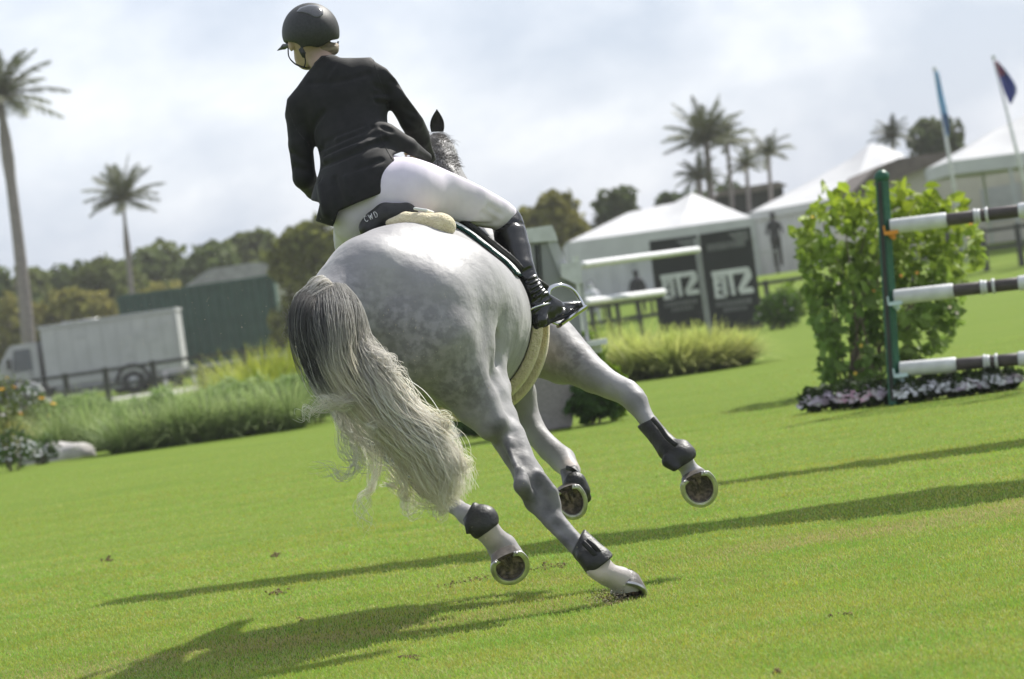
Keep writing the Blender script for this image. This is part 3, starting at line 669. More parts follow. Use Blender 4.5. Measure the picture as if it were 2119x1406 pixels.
# rock
M_rock = mat('pale_rock', (.50, .47, .45), (.33, .31, .30), 5, .9, .9, 12, bdist=.03)
f = Field(G(140, 950) - [1.0, .5, .3], G(140, 950) + [1.0, .6, .6], .02); g = G(140, 950)
f.ell(g + [0, 0, .02], np.eye(3), (.40, .24, .20), .08); f.ell(g + [-.2, .02, .10], np.eye(3), (.2, .18, .16), .08); f.ell(g + [-.42, .0, .03], np.eye(3), (.26, .2, .15), .08); f.ell(g + [.16, 0, .0], np.eye(3), (.16, .15, .12), .08)
V, Q = f.mesh(1); nz_ = np.array([mnoise.noise(Vector(v * 5)) for v in V]); V = V + (nz_ * .03)[:, None]
mb = MB(); mb.add(V, Q); tag(mb.build('rock', M_rock, None, True, g), 'pale boulder lying at the edge of the left border', 'rock')
# ================================================================== STRUCTURES, JUMPS, TENTS
M_wpaint = mat('white_paint', (.64, .64, .65), (.50, .50, .50), 9, .5, .08, 40)
M_gpaint = mat('green_paint', (.012, .085, .05), (.02, .11, .065), 8, .45, .3, 30)
M_brown = mat('dark_brown_paint', (.055, .045, .045), (.08, .065, .065), 10, .6)
M_grey = mat('grey_panel', (.26, .26, .27), (.21, .21, .22), 4, .7, .1)
M_lgrey = mat('light_grey_panel', (.40, .40, .41), (.34, .34, .35), 4, .7, .1)
M_dk = mat('charcoal_banner_cloth', (.016, .018, .018), (.022, .024, .024), 4, .7)
M_mark = mat('pale_print', (.62, .62, .62), (.5, .5, .5), 5, .8)
M_mark2 = mat('grey_print', (.17, .17, .17), (.11, .11, .11), 5, .8)
M_tent = mat('white_tent_canvas', (.66, .66, .66), (.60, .60, .61), 1.2, .75, .25, 3, trans=.3)
M_tentw = mat('tent_wall_canvas', (.52, .52, .53), (.45, .45, .46), 1.5, .8, .3, 4)
M_dfence = mat('dark_fence_timber', (.035, .037, .035), (.055, .055, .05), 6, .85, .3)
M_cont = mat('green_corrugated_steel', (.028, .066, .05), (.04, .085, .066), 2, .55, .1)
M_conc = mat('concrete', (.30, .27, .26), (.22, .20, .195), 40, .95, .5, 120)
M_alu = mat('grey_painted_alloy', (.42, .42, .43), (.36, .36, .37), 1.2, .7)
M_rub = mat('rubber', (.02, .02, .02), (.03, .03, .03), 20, .9)
M_glass = mat('dark_glass', (.03, .04, .045), (.05, .06, .065), 3, .08, spec=.8)
M_roofg = mat('grey_shingles', (.33, .32, .32), (.24, .235, .235), 3, .9, .5, 6)
M_roofb = mat('brown_shingles', (.10, .085, .075), (.15, .125, .11), 3, .9, .5, 6)
M_cream = mat('cream_render', (.50, .47, .41), (.44, .41, .36), 2, .9)
M_steel = mat('galvanised_pole', (.45, .46, .47), (.38, .39, .4), 4, .5, metal=.3)

def bar(mb, a, b_, w_, h_, mi=0, tint=None):
    """a square-section bar between two points"""
    a, b_ = np.asarray(a, float), np.asarray(b_, float); d = unit(b_ - a); u = np.array([0, 0, 1.0])
    if abs(d[2]) > .95: u = np.array([0, 1.0, 0])
    s_ = unit(np.cross(d, u)); u = np.cross(s_, d); V = []
    for e in (a, b_):
        for i, j in ((-1, -1), (1, -1), (1, 1), (-1, 1)): V.append(e + s_ * i * w_ / 2 + u * j * h_ / 2)
    mb.add(V, [[0, 3, 2, 1], [4, 5, 6, 7], [0, 1, 5, 4], [1, 2, 6, 5], [2, 3, 7, 6], [3, 0, 4, 7]], tint, mi)
# ---- the right jump
gp = G(1853, 838); Yp = gp[1]; tp = P(1824, 352, Yp)
js = thing('jump_stand', 'dark green jump post standing in the flower bed before the big bush', 'jump stand', tuple(gp))
mb = MB(); ax = tp - gp
mb.tube([gp, gp + ax * .96], .052, 4, flat=1.0); mb.build('post', M_gpaint, js)
mb = MB(); mb.tube([gp + ax * .955, gp + ax * .965, gp + ax * .985, gp + ax], [.05, .062, .055, .02], 10); mb.build('cap', M_gpaint, js, True)
mb = MB(); bar(mb, gp + ax * .02 + [-.03, -.06, 0], gp + ax * .95 + [-.03, -.06, 0], .03, .012); mb.build('track', M_dfence, js)
PB = [(1842, 470, 2240, 420, 'highest'), (1850, 616, 2240, 572, 'middle'), (1862, 765, 2240, 732, 'lowest')]
for i_, (x0, y0, x1, y1, wd_) in enumerate(PB):
    a = P(x0, y0, Yp - .02); b_ = P(x1, y1, Yp - .3); d = b_ - a; L_ = np.linalg.norm(d); px = 1 / mpp(Yp)
    po = thing('jump_pole', wd_ + ' of the three white and dark brown poles resting on the green post', 'jump pole', tuple(a), 'striped poles of the right jump')
    def seg(x_a, x_b): return a + d * ((x_a - x0) / (x1 - x0)), a + d * ((x_b - x0) / (x1 - x0))
    off = (0, 14, 20)[i_]; R0 = .059
    cuts = [(x0, 1960 + off, 'w', R0), (1960 + off, 2016 + off, 'b', R0 * .84), (2016 + off, 2021 + off, 'w', R0), (2021 + off, 2030 + off, 'w', R0 * .9), (2030 + off, 2040 + off, 'b', R0 * .84), (2040 + off, 2046 + off, 'w', R0), (2046 + off, 2108, 'b', R0 * .84), (2108, x1, 'w', R0)]
    W_, B_ = MB(), MB()
    for xa, xb, c_, r_ in cuts:
        p, q = seg(xa, xb)
        (W_ if c_ == 'w' else B_).tube([p, p * .97 + q * .03, p * .03 + q * .97, q], [r_ * .93, r_, r_, r_ * .93], 16)
    W_.build('white_bands', M_wpaint, po, True); B_.build('brown_bands', M_brown, po, True)
    mb = MB(); c = a + [0, 0, -.045]; mb.box(c, (.10, .12, .03)); mb.box(c + [-.055, 0, .025], (.012, .12, .07)); mb.tube([a + [0, 0, -.05], a + [.02, -.01, -.10]], [.035, .015], 8)
    cp = mb.build('cup', mat('pale_blue_cup' + str(i_), (.55, .68, .72), (.5, .6, .66), 8, .5) if i_ else mat('orange_cup', (.75, .30, .04), (.65, .25, .03), 8, .5), js); cp['label'] = ('orange cup under the highest pole', 'pale cup under the middle pole', 'pale cup under the lowest pole')[i_]
fg = P(2232, 800, Yp - .25); fg[2] = 0; fst = thing('jump_stand', 'matching green jump post at the far end of the striped poles, out of the picture', 'jump stand', tuple(fg))
mb = MB(); mb.tube([fg, fg + [.02, 0, 1.8]], .052, 4); mb.build('post', M_gpaint, fst)
mb = MB(); mb.box(fg + [0, 0, .03], (.16, .6, .06)); mb.build('foot', M_gpaint, fst)
# ---- the jump behind the horse, with its stepped wing on a concrete block
Yw = 31.5
def prism(mb, pts, Y0, Y1, mi=0):
    """a traced front outline at its own distance given real depth"""
    k = len(pts); f_ = [P(x, y, Y0) for x, y in pts]; dv = np.array([0, Y1 - Y0, 0]); b_ = [p + dv for p in f_]
    mb.add(f_ + b_, [np.array([list(range(k))]), np.array([[k + i for i in range(k)][::-1]]), np.array([[i, k + i, k + (i + 1) % k, (i + 1) % k] for i in range(k)])], None, mi)
wg = P(1150, 880, Yw); wing = thing('jump_wing', 'tall grey and white stepped jump wing behind the rider\'s boot', 'jump wing', (wg[0], Yw, 0))
mb = MB(); prism(mb, [(1088, 700), (1096, 502), (1132, 500), (1160, 576), (1192, 588), (1205, 700)], Yw, Yw + .35); mb.build('body', M_grey, wing)
mb = MB(); prism(mb, [(1092, 503), (1088, 474), (1142, 466), (1150, 484), (1154, 498)], Yw - .04, Yw + .4); mb.build('roof', M_wpaint, wing)
mb = MB(); prism(mb, [(1132, 500), (1152, 498), (1172, 543), (1160, 574)], Yw - .02, Yw + .36); mb.build('trim', M_lgrey, wing)
mb = MB(); prism(mb, [(1160, 546), (1202, 541), (1204, 586), (1194, 589), (1162, 574)], Yw - .10, Yw + .40); mb.build('ledge', M_wpaint, wing)
mb = MB(); prism(mb, [(1112, 600), (1106, 508), (1112, 507), (1119, 600)], Yw - .012, Yw + .01); prism(mb, [(1121, 600), (1115, 506), (1118, 506), (1124, 600)], Yw - .012, Yw + .01); mb.build('slot', M_dk, wing)
mb = MB(); prism(mb, [(1199, 586), (1207, 585), (1220, 705), (1212, 706)], Yw - .03, Yw + .03); mb.build('post', M_lgrey, wing)
mb = MB(); bar(mb, P(1196, 716, Yw), P(1256, 706, Yw), .22, .05); mb.tube([P(1232, 712, Yw), P(1236, 730, Yw)], .05, 8); mb.build('bracket', M_wpaint, wing)
mb = MB(); q = [(1090, 712), (1210, 700), (1184, 882), (1088, 898)]; prism(mb, q, Yw - .02, Yw + .5); blk = mb.build('concrete_block', M_conc, None, False, (wg[0], Yw, 0)); tag(blk, 'tapered rough concrete block standing under the grey jump wing', 'block')
for i_, (x0, y0, x1, y1, rr, wd_) in enumerate([(1203, 549, 1444, 517, .045, 'upper'), (1210, 626, 1372, 605, .05, 'lower')]):
    a, b_ = P(x0, y0, 44), P(x1, y1, 49); rr *= 1.12
    mb = MB(); mb.tube([a, a * .98 + b_ * .02, a * .02 + b_ * .98, b_], [rr * .9, rr, rr, rr * .9], 14); o = mb.build('jump_pole', M_wpaint, None, True, a); tag(o, wd_ + ' plain white pole reaching from the grey wing towards the banners', 'jump pole', 'plain white poles of the jump behind the horse')
ps = P(1464, 680, 49.2); a = P(1441, 500, 49.2); ps[2] = 0
mb = MB(); mb.tube([ps + [.02, 0, 0], a + [0, 0, .05]], .045, 4); mb.build('post', M_grey, st_ := thing('jump_stand', 'plain grey jump post standing between the two banners', 'jump stand', tuple(ps)))
mb = MB(); mb.box(ps + [.02, 0, .03], (.12, .5, .06)); mb.build('foot', M_grey, st_)
ps = P(1196, 700, 43.8); ps[2] = 0; a = P(1190, 530, 43.8); mb = MB(); mb.tube([ps, a], .05, 4); mb.build('post', M_wpaint, st_ := thing('jump_stand', 'white jump post hidden just behind the grey wing', 'jump stand', tuple(ps)))
mb = MB(); mb.box(ps + [0, 0, .03], (.12, .5, .06)); mb.build('foot', M_wpaint, st_)
# little white post end seen under the belly
g = G(950, 905); mb = MB(); mb.tube([g, g + [.0, 0, .14], g + [0, 0, .26]], [.075, .06, .04], 10); mb.tube([g, g + [0, 0, .02]], [.10, .09], 10); tag(mb.build('marker_cone', M_wpaint, None, True, g), 'small white marker seen under the horse\'s belly', 'marker')
# ---- banners
def banner(tl_, tr_, br_, bl_, Y, label):
    root = thing('banner', label, 'banner', tuple(np.append(P((bl_[0] + br_[0]) / 2, bl_[1], Y)[:2], 0)), 'sponsor banners beside the tent')
    mb = MB(); prism(mb, [tl_, tr_, br_, bl_], Y, Y + .04); mb.build('cloth', M_dk, root)
    tl_, tr_, br_, bl_ = [np.array(q, float) for q in (tl_, tr_, br_, bl_)]
    def W(u, v): return (1 - v) * ((1 - u) * tl_ + u * tr_) + v * ((1 - u) * bl_ + u * br_)
    def quad(mb, q, d=.012): prism(mb, [tuple(W(*p)) for p in q], Y - d, Y - .003)
    mb = MB()
    # the block monogram: a long bar over a square, a pointed letter and a hooked one
    top_, bot = .38, .65
    h = bot - top_; Tt = lambda y: top_ + h * y
    quad(mb, [(.12, Tt(0)), (.86, Tt(0)), (.90, Tt(.05)), (.92, Tt(.2)), (.12, Tt(.2))])
    for x0, x1, y0, y1 in ((.14, .22, .2, 1), (.22, .34, .34, .46), (.22, .34, .60, .70), (.22, .36, .86, 1), (.30, .40, .24, .95)): quad(mb, [(x0, Tt(y0)), (x1, Tt(y0)), (x1, Tt(y1)), (x0, Tt(y1))], .010)
    quad(mb, [(.45, Tt(.16)), (.54, Tt(.16)), (.56, Tt(.95)), (.48, Tt(.95))], .009); quad(mb, [(.22, Tt(.22)), (.40, Tt(.22)), (.40, Tt(.30)), (.22, Tt(.30))], .0125)
    quad(mb, [(.80, Tt(.2)), (.93, Tt(.2)), (.92, Tt(.42)), (.74, Tt(.74)), (.62, Tt(.74))], .011); quad(mb, [(.62, Tt(.74)), (.92, Tt(.74)), (.94, Tt(.95)), (.66, Tt(.95))], .007)
    mb.build('monogram', M_mark, root)
    if label.startswith('right'):
        mb = MB()
        for k in range(11): quad(mb, [(.10 + k * .073, .11), (.10 + k * .073 + .055, .11), (.10 + k * .073 + .055, .18), (.10 + k * .073, .18)])
        mb.build('headline', M_mark2, root)
    mb = MB()
    for k in range(9): quad(mb, [(.14 + k * .082, bot + .03), (.14 + k * .082 + .06, bot + .03), (.14 + k * .082 + .06, bot + .085), (.14 + k * .082, bot + .085)])
    for k in range(6): quad(mb, [(.28 + k * .082, bot + .10), (.28 + k * .082 + .06, bot + .10), (.28 + k * .082 + .06, min(.99, bot + .14)), (.28 + k * .082, min(.99, bot + .14))])
    mb.build('small_print', M_mark2, root)
    mb = MB(); quad(mb, [(.55, .03), (.97, .03), (.97, .12), (.75, .14)], .008); mb.build('corner_stripe', M_mark2, root)
    mb = MB()
    for q0, q1 in ((tl_, bl_), (tr_, br_)):
        a, b_ = P(*q0, Y + .06), P(*q1, Y + .06); b_[2] = 0; bar(mb, a, b_, .07, .07)
    mb.build('frame', M_dfence, root)
banner((1346, 499), (1439, 487), (1463, 676), (1369, 690), 76, 'left of the two dark sponsor banners, half behind the white pole')
banner((1450, 485), (1549, 470), (1578, 682), (1475, 694), 74, 'right of the two dark sponsor banners, with a row of small print on top')
# ---- tents
def facesheet(mb, pts, thick=.03):
    """a canvas panel of four corners, sagging a little, with thickness"""
    p = np.array(pts, float); n_ = 10; u = np.linspace(0, 1, n_ + 1); V = []
    nn = unit(np.cross(p[1] - p[0], p[3] - p[0]))
    for a in u:
        for b_ in u:
            q = (1 - b_) * ((1 - a) * p[0] + a * p[1]) + b_ * ((1 - a) * p[3] + a * p[2]); V.append(q - np.array([0, 0, .10]) * math.sin(a * math.pi) * math.sin(b_ * math.pi) * np.linalg.norm(p[1] - p[0]) * .12)
    V = np.array(V); q = np.array([[i * (n_ + 1) + j, (i + 1) * (n_ + 1) + j, (i + 1) * (n_ + 1) + j + 1, i * (n_ + 1) + j + 1] for i in range(n_) for j in range(n_)])
    mb.add(V, q); mb.add(V - nn * thick, q[:, ::-1])
def tent(label, eL, eR, ridge, Y, depth, base_z, group='white marquees', vh=.45, walls=True, legs=4, wallpx=None, back=True):
    """eL/eR: picture points of the front eave's ends; ridge: list of picture points along the roof line at mid depth"""
    A, B_ = P(*eL, Y), P(*eR, Y); z0 = base_z; root = thing('tent', label, 'tent', ((A[0] + B_[0]) / 2, Y, z0), group)
    D = np.array([0, depth, 0]); R_ = [P(x, y, Y + depth / 2) for x, y in ridge]
    mb = MB(); nR = len(R_)
    fr = [A + (B_ - A) * t_ for t_ in np.linspace(0, 1, nR)]
    for i in range(nR - 1):
        facesheet(mb, [fr[i], fr[i + 1], R_[i + 1], R_[i]]); facesheet(mb, [fr[i + 1] + D, fr[i] + D, R_[i], R_[i + 1]])
    facesheet(mb, [A + D, A, R_[0], R_[0] + [0, .02, 0]]); facesheet(mb, [B_, B_ + D, R_[-1] + [0, .02, 0], R_[-1]])
    mb.build('roof', M_tent, root, True)
    mb = MB()
    for a, b_ in ((A, B_), (B_, B_ + D), (B_ + D, A + D), (A + D, A)):
        v = np.array([a, b_, b_ - [0, 0, vh], a - [0, 0, vh]]); mb.add(v, [[0, 1, 2, 3]]); nn = unit(np.cross(v[1] - v[0], [0, 0, 1.])) * .02; mb.add(v + nn, [[3, 2, 1, 0]])
    mb.build('valance', M_tentw, root)
    if walls:
        mb = MB(); off = np.array([0, .12, 0])
        for a, b_ in ((A + off, B_ + off), (B_ + off, B_ + D - off), (B_ + D - off, A + D - off), (A + D - off, A + off)):
            k = 26; L_ = [a + (b_ - a) * t_ for t_ in np.linspace(0, 1, k)]; nn = unit(np.cross(b_ - a, [0, 0, 1.])); V = []
            for i, q in enumerate(L_):
                w_ = nn * .05 * (i % 2); V += [np.array([q[0], q[1], a[2] - vh * .8]) + w_, np.array([q[0], q[1], z0]) + w_]
            mb.add(V, np.array([[2 * i, 2 * i + 2, 2 * i + 3, 2 * i + 1] for i in range(k - 1)]))
        mb.build('wall', M_tentw, root)
    for i in range(legs):
        q = A + (B_ - A) * i / max(1, legs - 1)
        for dd in (np.zeros(3), D):
            mb = MB(); bar(mb, [q[0] + dd[0], q[1] + dd[1] + .04, z0], [q[0] + dd[0], q[1] + dd[1] + .04, q[2] - .02], .09, .09); mb.build('leg', M_steel, root)
    return root
BZ = 1.12
tent('wide low white marquee between the olive tree and the banners', (1174, 502), (1556, 450), [(1300, 440), (1352, 428), (1395, 420), (1432, 399), (1470, 415), (1500, 428)], 118, 8, BZ - .05, legs=4, vh=.75)
tent('largest white marquee, with a sharp peak, behind the big bush', (1556, 440), (1900, 380), [(1660, 385), (1720, 352), (1760, 330), (1800, 298), (1822, 300), (1868, 318)], 126, 10, BZ, legs=4, vh=.3)
tent('open white canopy at the right edge over steel legs', (1966, 334), (2330, 290), [(2060, 268), (2120, 240), (2170, 214), (2220, 240)], 104, 6, BZ - .25, walls=False, legs=4, vh=.42)
# cream building with brown roof
YB = 113
bd = thing('cream_building', 'cream walled building with a brown shingled roof between the marquees', 'building', (P(1950, 500, YB)[0], YB, BZ))
mb = MB(); prism(mb, [(1780, 560), (1776, 402), (1962, 330), (2000, 322), (2330, 300), (2330, 500)], YB, YB + 8); mb.build('wall', M_cream, bd)
mb = MB(); prism(mb, [(1765, 396), (1812, 348), (1860, 328), (1975, 312), (1968, 326), (1870, 366), (1772, 408)], YB - .4, YB + 8.4); mb.build('roof', M_roofb, bd)
mb = MB(); prism(mb, [(2028, 392), (2112, 378), (2120, 450), (2038, 462)], YB - .03, YB + .05); w_ = mb.build('door', M_lgrey, bd)
mb = MB(); prism(mb, [(2010, 352), (2070, 343), (2072, 356), (2012, 366)], YB - .03, YB + .05); mb.build('window', M_grey, bd)
rb = thing('low_building', 'low building with a long brown roof behind the left marquee', 'building', (P(1550, 500, 145)[0], 145, BZ))
mb = MB(); prism(mb, [(1480, 408), (1490, 396), (1610, 376), (1630, 384), (1600, 392)], 143, 150); mb.build('roof', M_roofb, rb)
mb = MB(); prism(mb, [(1492, 520), (1488, 406), (1620, 388), (1630, 500)], 143.6, 149.5); mb.build('wall', M_dk, rb)
# flags
def flagpole(bot, top, Y, label):
    t_ = P(*top, Y); b0 = P(*bot, Y); root = thing('flagpole', label, 'flagpole', (b0[0], Y, BZ)); b0[2] = float(terr(b0[0], Y))
    mb = MB(); mb.tube([b0, t_], [.07, .04], 8); mb.build('pole', M_wpaint, root, True)
    mb = MB(); mb.box(t_ + [0, 0, .04], (.1, .1, .1)); mb.build('finial', M_wpaint, root); return root
def flag(outline, Y, m_, label, parts=()):
    c = P(*outline[0], Y); root = thing('flag', label, 'flag', tuple(c))
    def draped(o_, d0, mm, nm):
        # a folded cloth: strips of the outline wave in depth
        L_, R2 = o_; k = 14; a = smoothpath(L_, k); b_ = smoothpath(R2, k); V = []
        for i in range(k):
            for j, t_ in enumerate(np.linspace(0, 1, 7)):
                q = a[i] * (1 - t_) + b_[i] * t_; V.append(P(q[0], q[1], Y + d0 + .14 * math.sin(t_ * 9 + i * .5) * t_))
        q4 = np.array([[i * 7 + j, i * 7 + j + 1, (i + 1) * 7 + j + 1, (i + 1) * 7 + j] for i in range(k - 1) for j in range(6)])
        mb = MB(); mb.add(V, q4); mb.add(np.array(V) + [0, .015, 0], q4[:, ::-1]); mb.build(nm, mm, root, True)
    draped(outline[1:], 0, m_, 'cloth')
    for o_, mm, nm in parts: draped(o_, -.03, mm, nm)
M_blue = mat('flag_navy', (.03, .05, .28), (.04, .07, .34), 3, .7, trans=.3); M_lb = mat('flag_light_blue', (.28, .50, .72), (.34, .56, .78), 3, .7, trans=.3)
M_red = mat('flag_red', (.42, .06, .10), (.5, .12, .16), 6, .7, trans=.3); M_fw = mat('flag_white', (.75, .72, .75), (.7, .68, .72), 5, .7, trans=.3)
flagpole((1985, 430), (1934, 146), 101, 'white flagpole with the limp light blue flag left of the canopy')
flagpole((2150, 470), (2056, 122), 100, 'white flagpole with the navy flag in front of the canopy')
flag([(1936, 150), [(1934, 148), (1940, 200), (1950, 245), (1958, 280)], [(1942, 148), (1952, 195), (1962, 240), (1964, 282)]], 100.9, M_lb, 'limp light blue flag hanging down its pole', [((([(1950, 236), (1954, 258), (1958, 276)]), ([(1962, 236), (1963, 260), (1964, 280)])), M_blue, 'stripe')])
flag([(2060, 130), [(2060, 130), (2068, 160), (2078, 190), (2090, 216)], [(2064, 126), (2086, 152), (2104, 184), (2094, 214)]], 99.9, M_blue, 'navy flag with a red and white corner, blowing to the right',
     [(([(2059, 128), (2064, 145), (2069, 160)], [(2064, 126), (2074, 142), (2080, 154)]), M_red, 'red_corner'), (([(2062, 132), (2065, 140)], [(2067, 130), (2073, 139)]), M_fw, 'white_corner')])
# ---- fences
def fence(posts, Y, ph, label, rails=(.92, .5), zf=None, dY=0, w_=.13, m_=None, extend=0):
    xs = [P(x, 700, Y)[0] for x in posts]; z0 = [float(terr(np.array(x), np.array(Y))) for x in xs]
    root = thing('post_and_rail_fence', label, 'fence', (xs[0], Y, z0[0]))
    for x, z in zip(xs, z0): mb = MB(); mb.box((x, Y, z + ph / 2), (w_, w_, ph), taper=.92); mb.build('post', m_ or M_dfence, root)
    for k in rails:
        mb = MB()
        for i in range(len(xs) - 1): bar(mb, (xs[i], Y - .085, z0[i] + ph * k), (xs[i + 1], Y - .085, z0[i + 1] + ph * k), .035, .10)
        mb.build('rail', m_ or M_dfence, root)
    return root
fence([-75, 30, 124, 208, 308, 406, 500, 596, 690, 790], 104, 1.15, 'dark timber post and rail fence running in front of the truck', w_=.18)
fence([1180, 1232, 1268, 1286, 1330, 1372, 1420, 1500, 1600, 1700], 90, 1.0, 'dark timber fence showing under the white poles before the marquee')
fence([1905, 1990, 2062, 2136, 2210], 98, 1.25, 'dark timber fence at the right edge behind the striped poles', w_=.16)
fence([330, 390, 450, 520, 590, 660], 122, .75, 'low pale rail fence along the sand track behind the truck', m_=M_lgrey, rails=(.95,))
# ---- container, house, truck, car
Yc = 134
ct = thing('shipping_container', 'long dark green corrugated container parked behind the truck', 'container', (P(410, 720, Yc)[0], Yc, 0))
a, b_ = P(252, 700, Yc), P(579, 700, Yc); top0, top1 = P(250, 614, Yc)[2], P(565, 573, Yc)[2]; zt = (top0 + top1) / 2; x0, x1 = P(252, 660, Yc)[0], P(572, 640, Yc)[0]; zb = .35
mb = MB(); k = 72; V = []
for i in range(k + 1):
    x = x0 + (x1 - x0) * i / k; y = Yc + (0, .0, .13, .13)[i % 4]; V += [[x, y, zb], [x, y, zt]]
mb.add(V, np.array([[2 * i, 2 * i + 2, 2 * i + 3, 2 * i + 1] for i in range(k)])); mb.box(((x0 + x1) / 2, Yc + 1.3, (zb + zt) / 2), (x1 - x0 - .02, 2.4, zt - zb - .02)); mb.build('body', M_cont, ct)
mb = MB()
for z in (zb, zt): bar(mb, (x0, Yc - .02, z), (x1, Yc - .02, z), .1, .12)
for x in (x0, x1): bar(mb, (x, Yc - .02, zb), (x, Yc - .02, zt), .12, .1)
mb.build('frame', M_cont, ct)
for x in np.linspace(x0 + .4, x1 - .4, 5): mb = MB(); mb.box((x, Yc + 1.2, zb / 2 - .04), (.25, 2.2, zb - .07)); mb.build('foot', M_conc, ct)
hs = thing('white_house', 'pale house with a grey shingled roof behind the container', 'house', (P(520, 640, 144)[0], 144, 0))
mb = MB(); prism(mb, [(380, 780), (372, 610), (480, 580), (585, 568), (602, 640), (606, 760)], 144, 152); mb.build('wall', M_cream, hs)
mb = MB(); prism(mb, [(358, 612), (430, 558), (520, 544), (578, 546), (592, 572), (480, 586)], 143.4, 152.6); mb.build('roof', M_roofg, hs)
Yt = 128
tr_ = thing('box_truck', 'silver grey box truck with a dark cab window behind the left fence', 'truck', (P(220, 800, Yt)[0], Yt, 0)); s = mpp(Yt)
X0, X1 = P(90, 740, Yt)[0], P(372, 720, Yt)[0]; zt = P(220, 664, Yt)[2]; zf = .55
mb = MB(); mb.box(((X0 + X1) / 2, Yt + 1.15, (zf + zt) / 2 + .1), (X1 - X0, 2.3, zt - zf - .2)); mb.build('cargo_box', M_alu, tr_)
mb = MB(); mb.box(((X0 + X1) / 2 - .02, Yt + 1.15, zt + .07), (X1 - X0 + .12, 2.4, .13)); bar(mb, (X1, Yt - .02, zf + .1), (X1, Yt - .02, zt), .08, .1); bar(mb, (X0 + .0, Yt - .02, 1.05), (X1, Yt - .02, 1.05), .05, .10); mb.build('trim', M_lgrey, tr_)
mb = MB()
for (x, y, w2, h2) in [(1.1, 1.55, .28, .28), (1.5, 2.45, .5, .12), (3.2, 1.5, .4, .22), (4.6, 2.5, .5, .14), (3.6, 2.1, 1.6, .5), (2.0, 1.15, 2.4, .16)]: mb.box((X0 + x, Yt - .006, y * .98), (w2, .012, h2))
mb.build('panel', M_lgrey, tr_)
mb = MB(); mb.box(((X0 + X1) / 2 - .6, Yt + 1.15, .5), (X1 - X0 + 1.0, 1.9, .22)); mb.box((X1 - .5, Yt + .2, .42), (1.0, .3, .12)); mb.build('chassis', M_rub, tr_)
mb = MB(); mb.box((X0 + 1.6, Yt + .12, .50), (2.6, .2, .42)); mb.box((X1 - .8, Yt + .12, .62), (1.5, .2, .3)); mb.build('side_skirt', M_grey, tr_)
for xw in (P(278, 800, Yt)[0], P(30, 830, Yt)[0]):
    for yw in (Yt + .15, Yt + 2.1):
        w_ = MB(); w_.tube([(xw, yw - .15, .47), (xw, yw - .12, .47), (xw, yw + .12, .47), (xw, yw + .15, .47)], [.40, .47, .47, .40], 24, up=(0, 0, 1)); wh = w_.build('wheel', M_rub, tr_, True); w_ = MB(); w_.tube([(xw, yw - .17, .47), (xw, yw - .1, .47)], [.20, .24], 16, up=(0, 0, 1)); w_.build('rim', M_alu, wh, True)
mb = MB(); nn = 14; arc = [(P(278, 800, Yt)[0] + .62 * math.cos(t_), Yt - .03, .47 + .62 * math.sin(t_)) for t_ in np.linspace(.0, math.pi, nn)]; mb.tube(arc, .07, 6); mb.build('wheel_arch', M_rub, tr_, True)
cx = [P(x, 740, Yt)[0] for x in (-42, -20, 20, 84)]; zc = P(50, 712, Yt)[2]
mb = MB(); V = []
prof = [(cx[0], .45), (cx[0], 1.15), (cx[1], 1.35), (cx[2], zc - .05), (cx[2] + .15, zc), (cx[3] - .1, zc), (cx[3] - .1, .45)]
f_ = [np.array([x, Yt + .08, z]) for x, z in prof]; b2 = [q + [0, 2.1, 0] for q in f_]; k = len(prof)
mb.add(f_ + b2, [np.array([list(range(k))]), np.array([[k + i for i in range(k)][::-1]]), np.array([[i, k + i, k + (i + 1) % k, (i + 1) % k] for i in range(k)])]); mb.build('cab', M_lgrey, tr_)
mb = MB(); mb.add([[cx[2] + .02, Yt + .066, 1.42], [cx[3] - .35, Yt + .066, 1.42], [cx[3] - .35, Yt + .066, zc - .2], [cx[2] + .16, Yt + .066, zc - .2]], [[0, 1, 2, 3]]); mb.build('window', M_glass, tr_)
mb = MB(); q = np.array([[cx[1] + .04, Yt + .25, 1.42], [cx[1] + .04, Yt + 1.95, 1.42], [cx[2] - .03, Yt + 1.95, zc - .12], [cx[2] - .03, Yt + .25, zc - .12]]) + [-.03, 0, .02]; mb.add(q, [[0, 1, 2, 3]]); mb.build('windscreen', M_glass, tr_)
mb = MB(); mb.box((cx[3] - .4, Yt + .068, 1.0), (.015, .01, .9)); mb.box((cx[2] + .0, Yt + .068, 1.0), (.015, .01, .9)); mb.box((cx[3] - .5, Yt + .06, 1.3), (.16, .03, .03)); mb.build('door_seam', M_rub, tr_)
mb = MB(); mb.box((cx[0] + .05, Yt + .3, .95), (.12, .34, .2)); mb.build('headlight', M_glass, tr_)
mb = MB(); mb.box((X1 - .03, Yt - .03, .72), (.06, .06, .18)); mb.build('tail_light', mat('red_lens', (.35, .02, .02), (.3, .02, .02), 5, .3), tr_)
mb = MB()
for k_ in range(1, 9): mb.box((X0 + k_ * (X1 - X0) / 9, Yt - .004, (zf + zt) / 2 + .1), (.018, .01, zt - zf - .3))
mb.build('panel_joint', M_grey, tr_)
mb = MB(); mb.box((cx[2] - .05, Yt - .15, 1.75), (.12, .2, .4)); mb.build('mirror', M_rub, tr_)
car = thing('parked_car', 'pale car roof showing above the truck in front of the bushes', 'car', (P(170, 700, 138)[0], 138, 0)); g = np.array([P(170, 700, 138)[0], 138, 0])
f = Field(g - [2.6, 1.2, .2], g + [2.6, 1.2, 3.2], .07)
lift = P(170, 648, 138)[2]
f.ell(g + [0, 0, .75], np.eye(3), (2.3, .9, .5), .1); f.ell(g + [0, 0, lift * .62], np.eye(3), (1.25, .8, lift * .38), .2)
V, Q = f.mesh(2); mb = MB(); mb.add(V, Q); mb.build('body', M_wpaint, car, True)
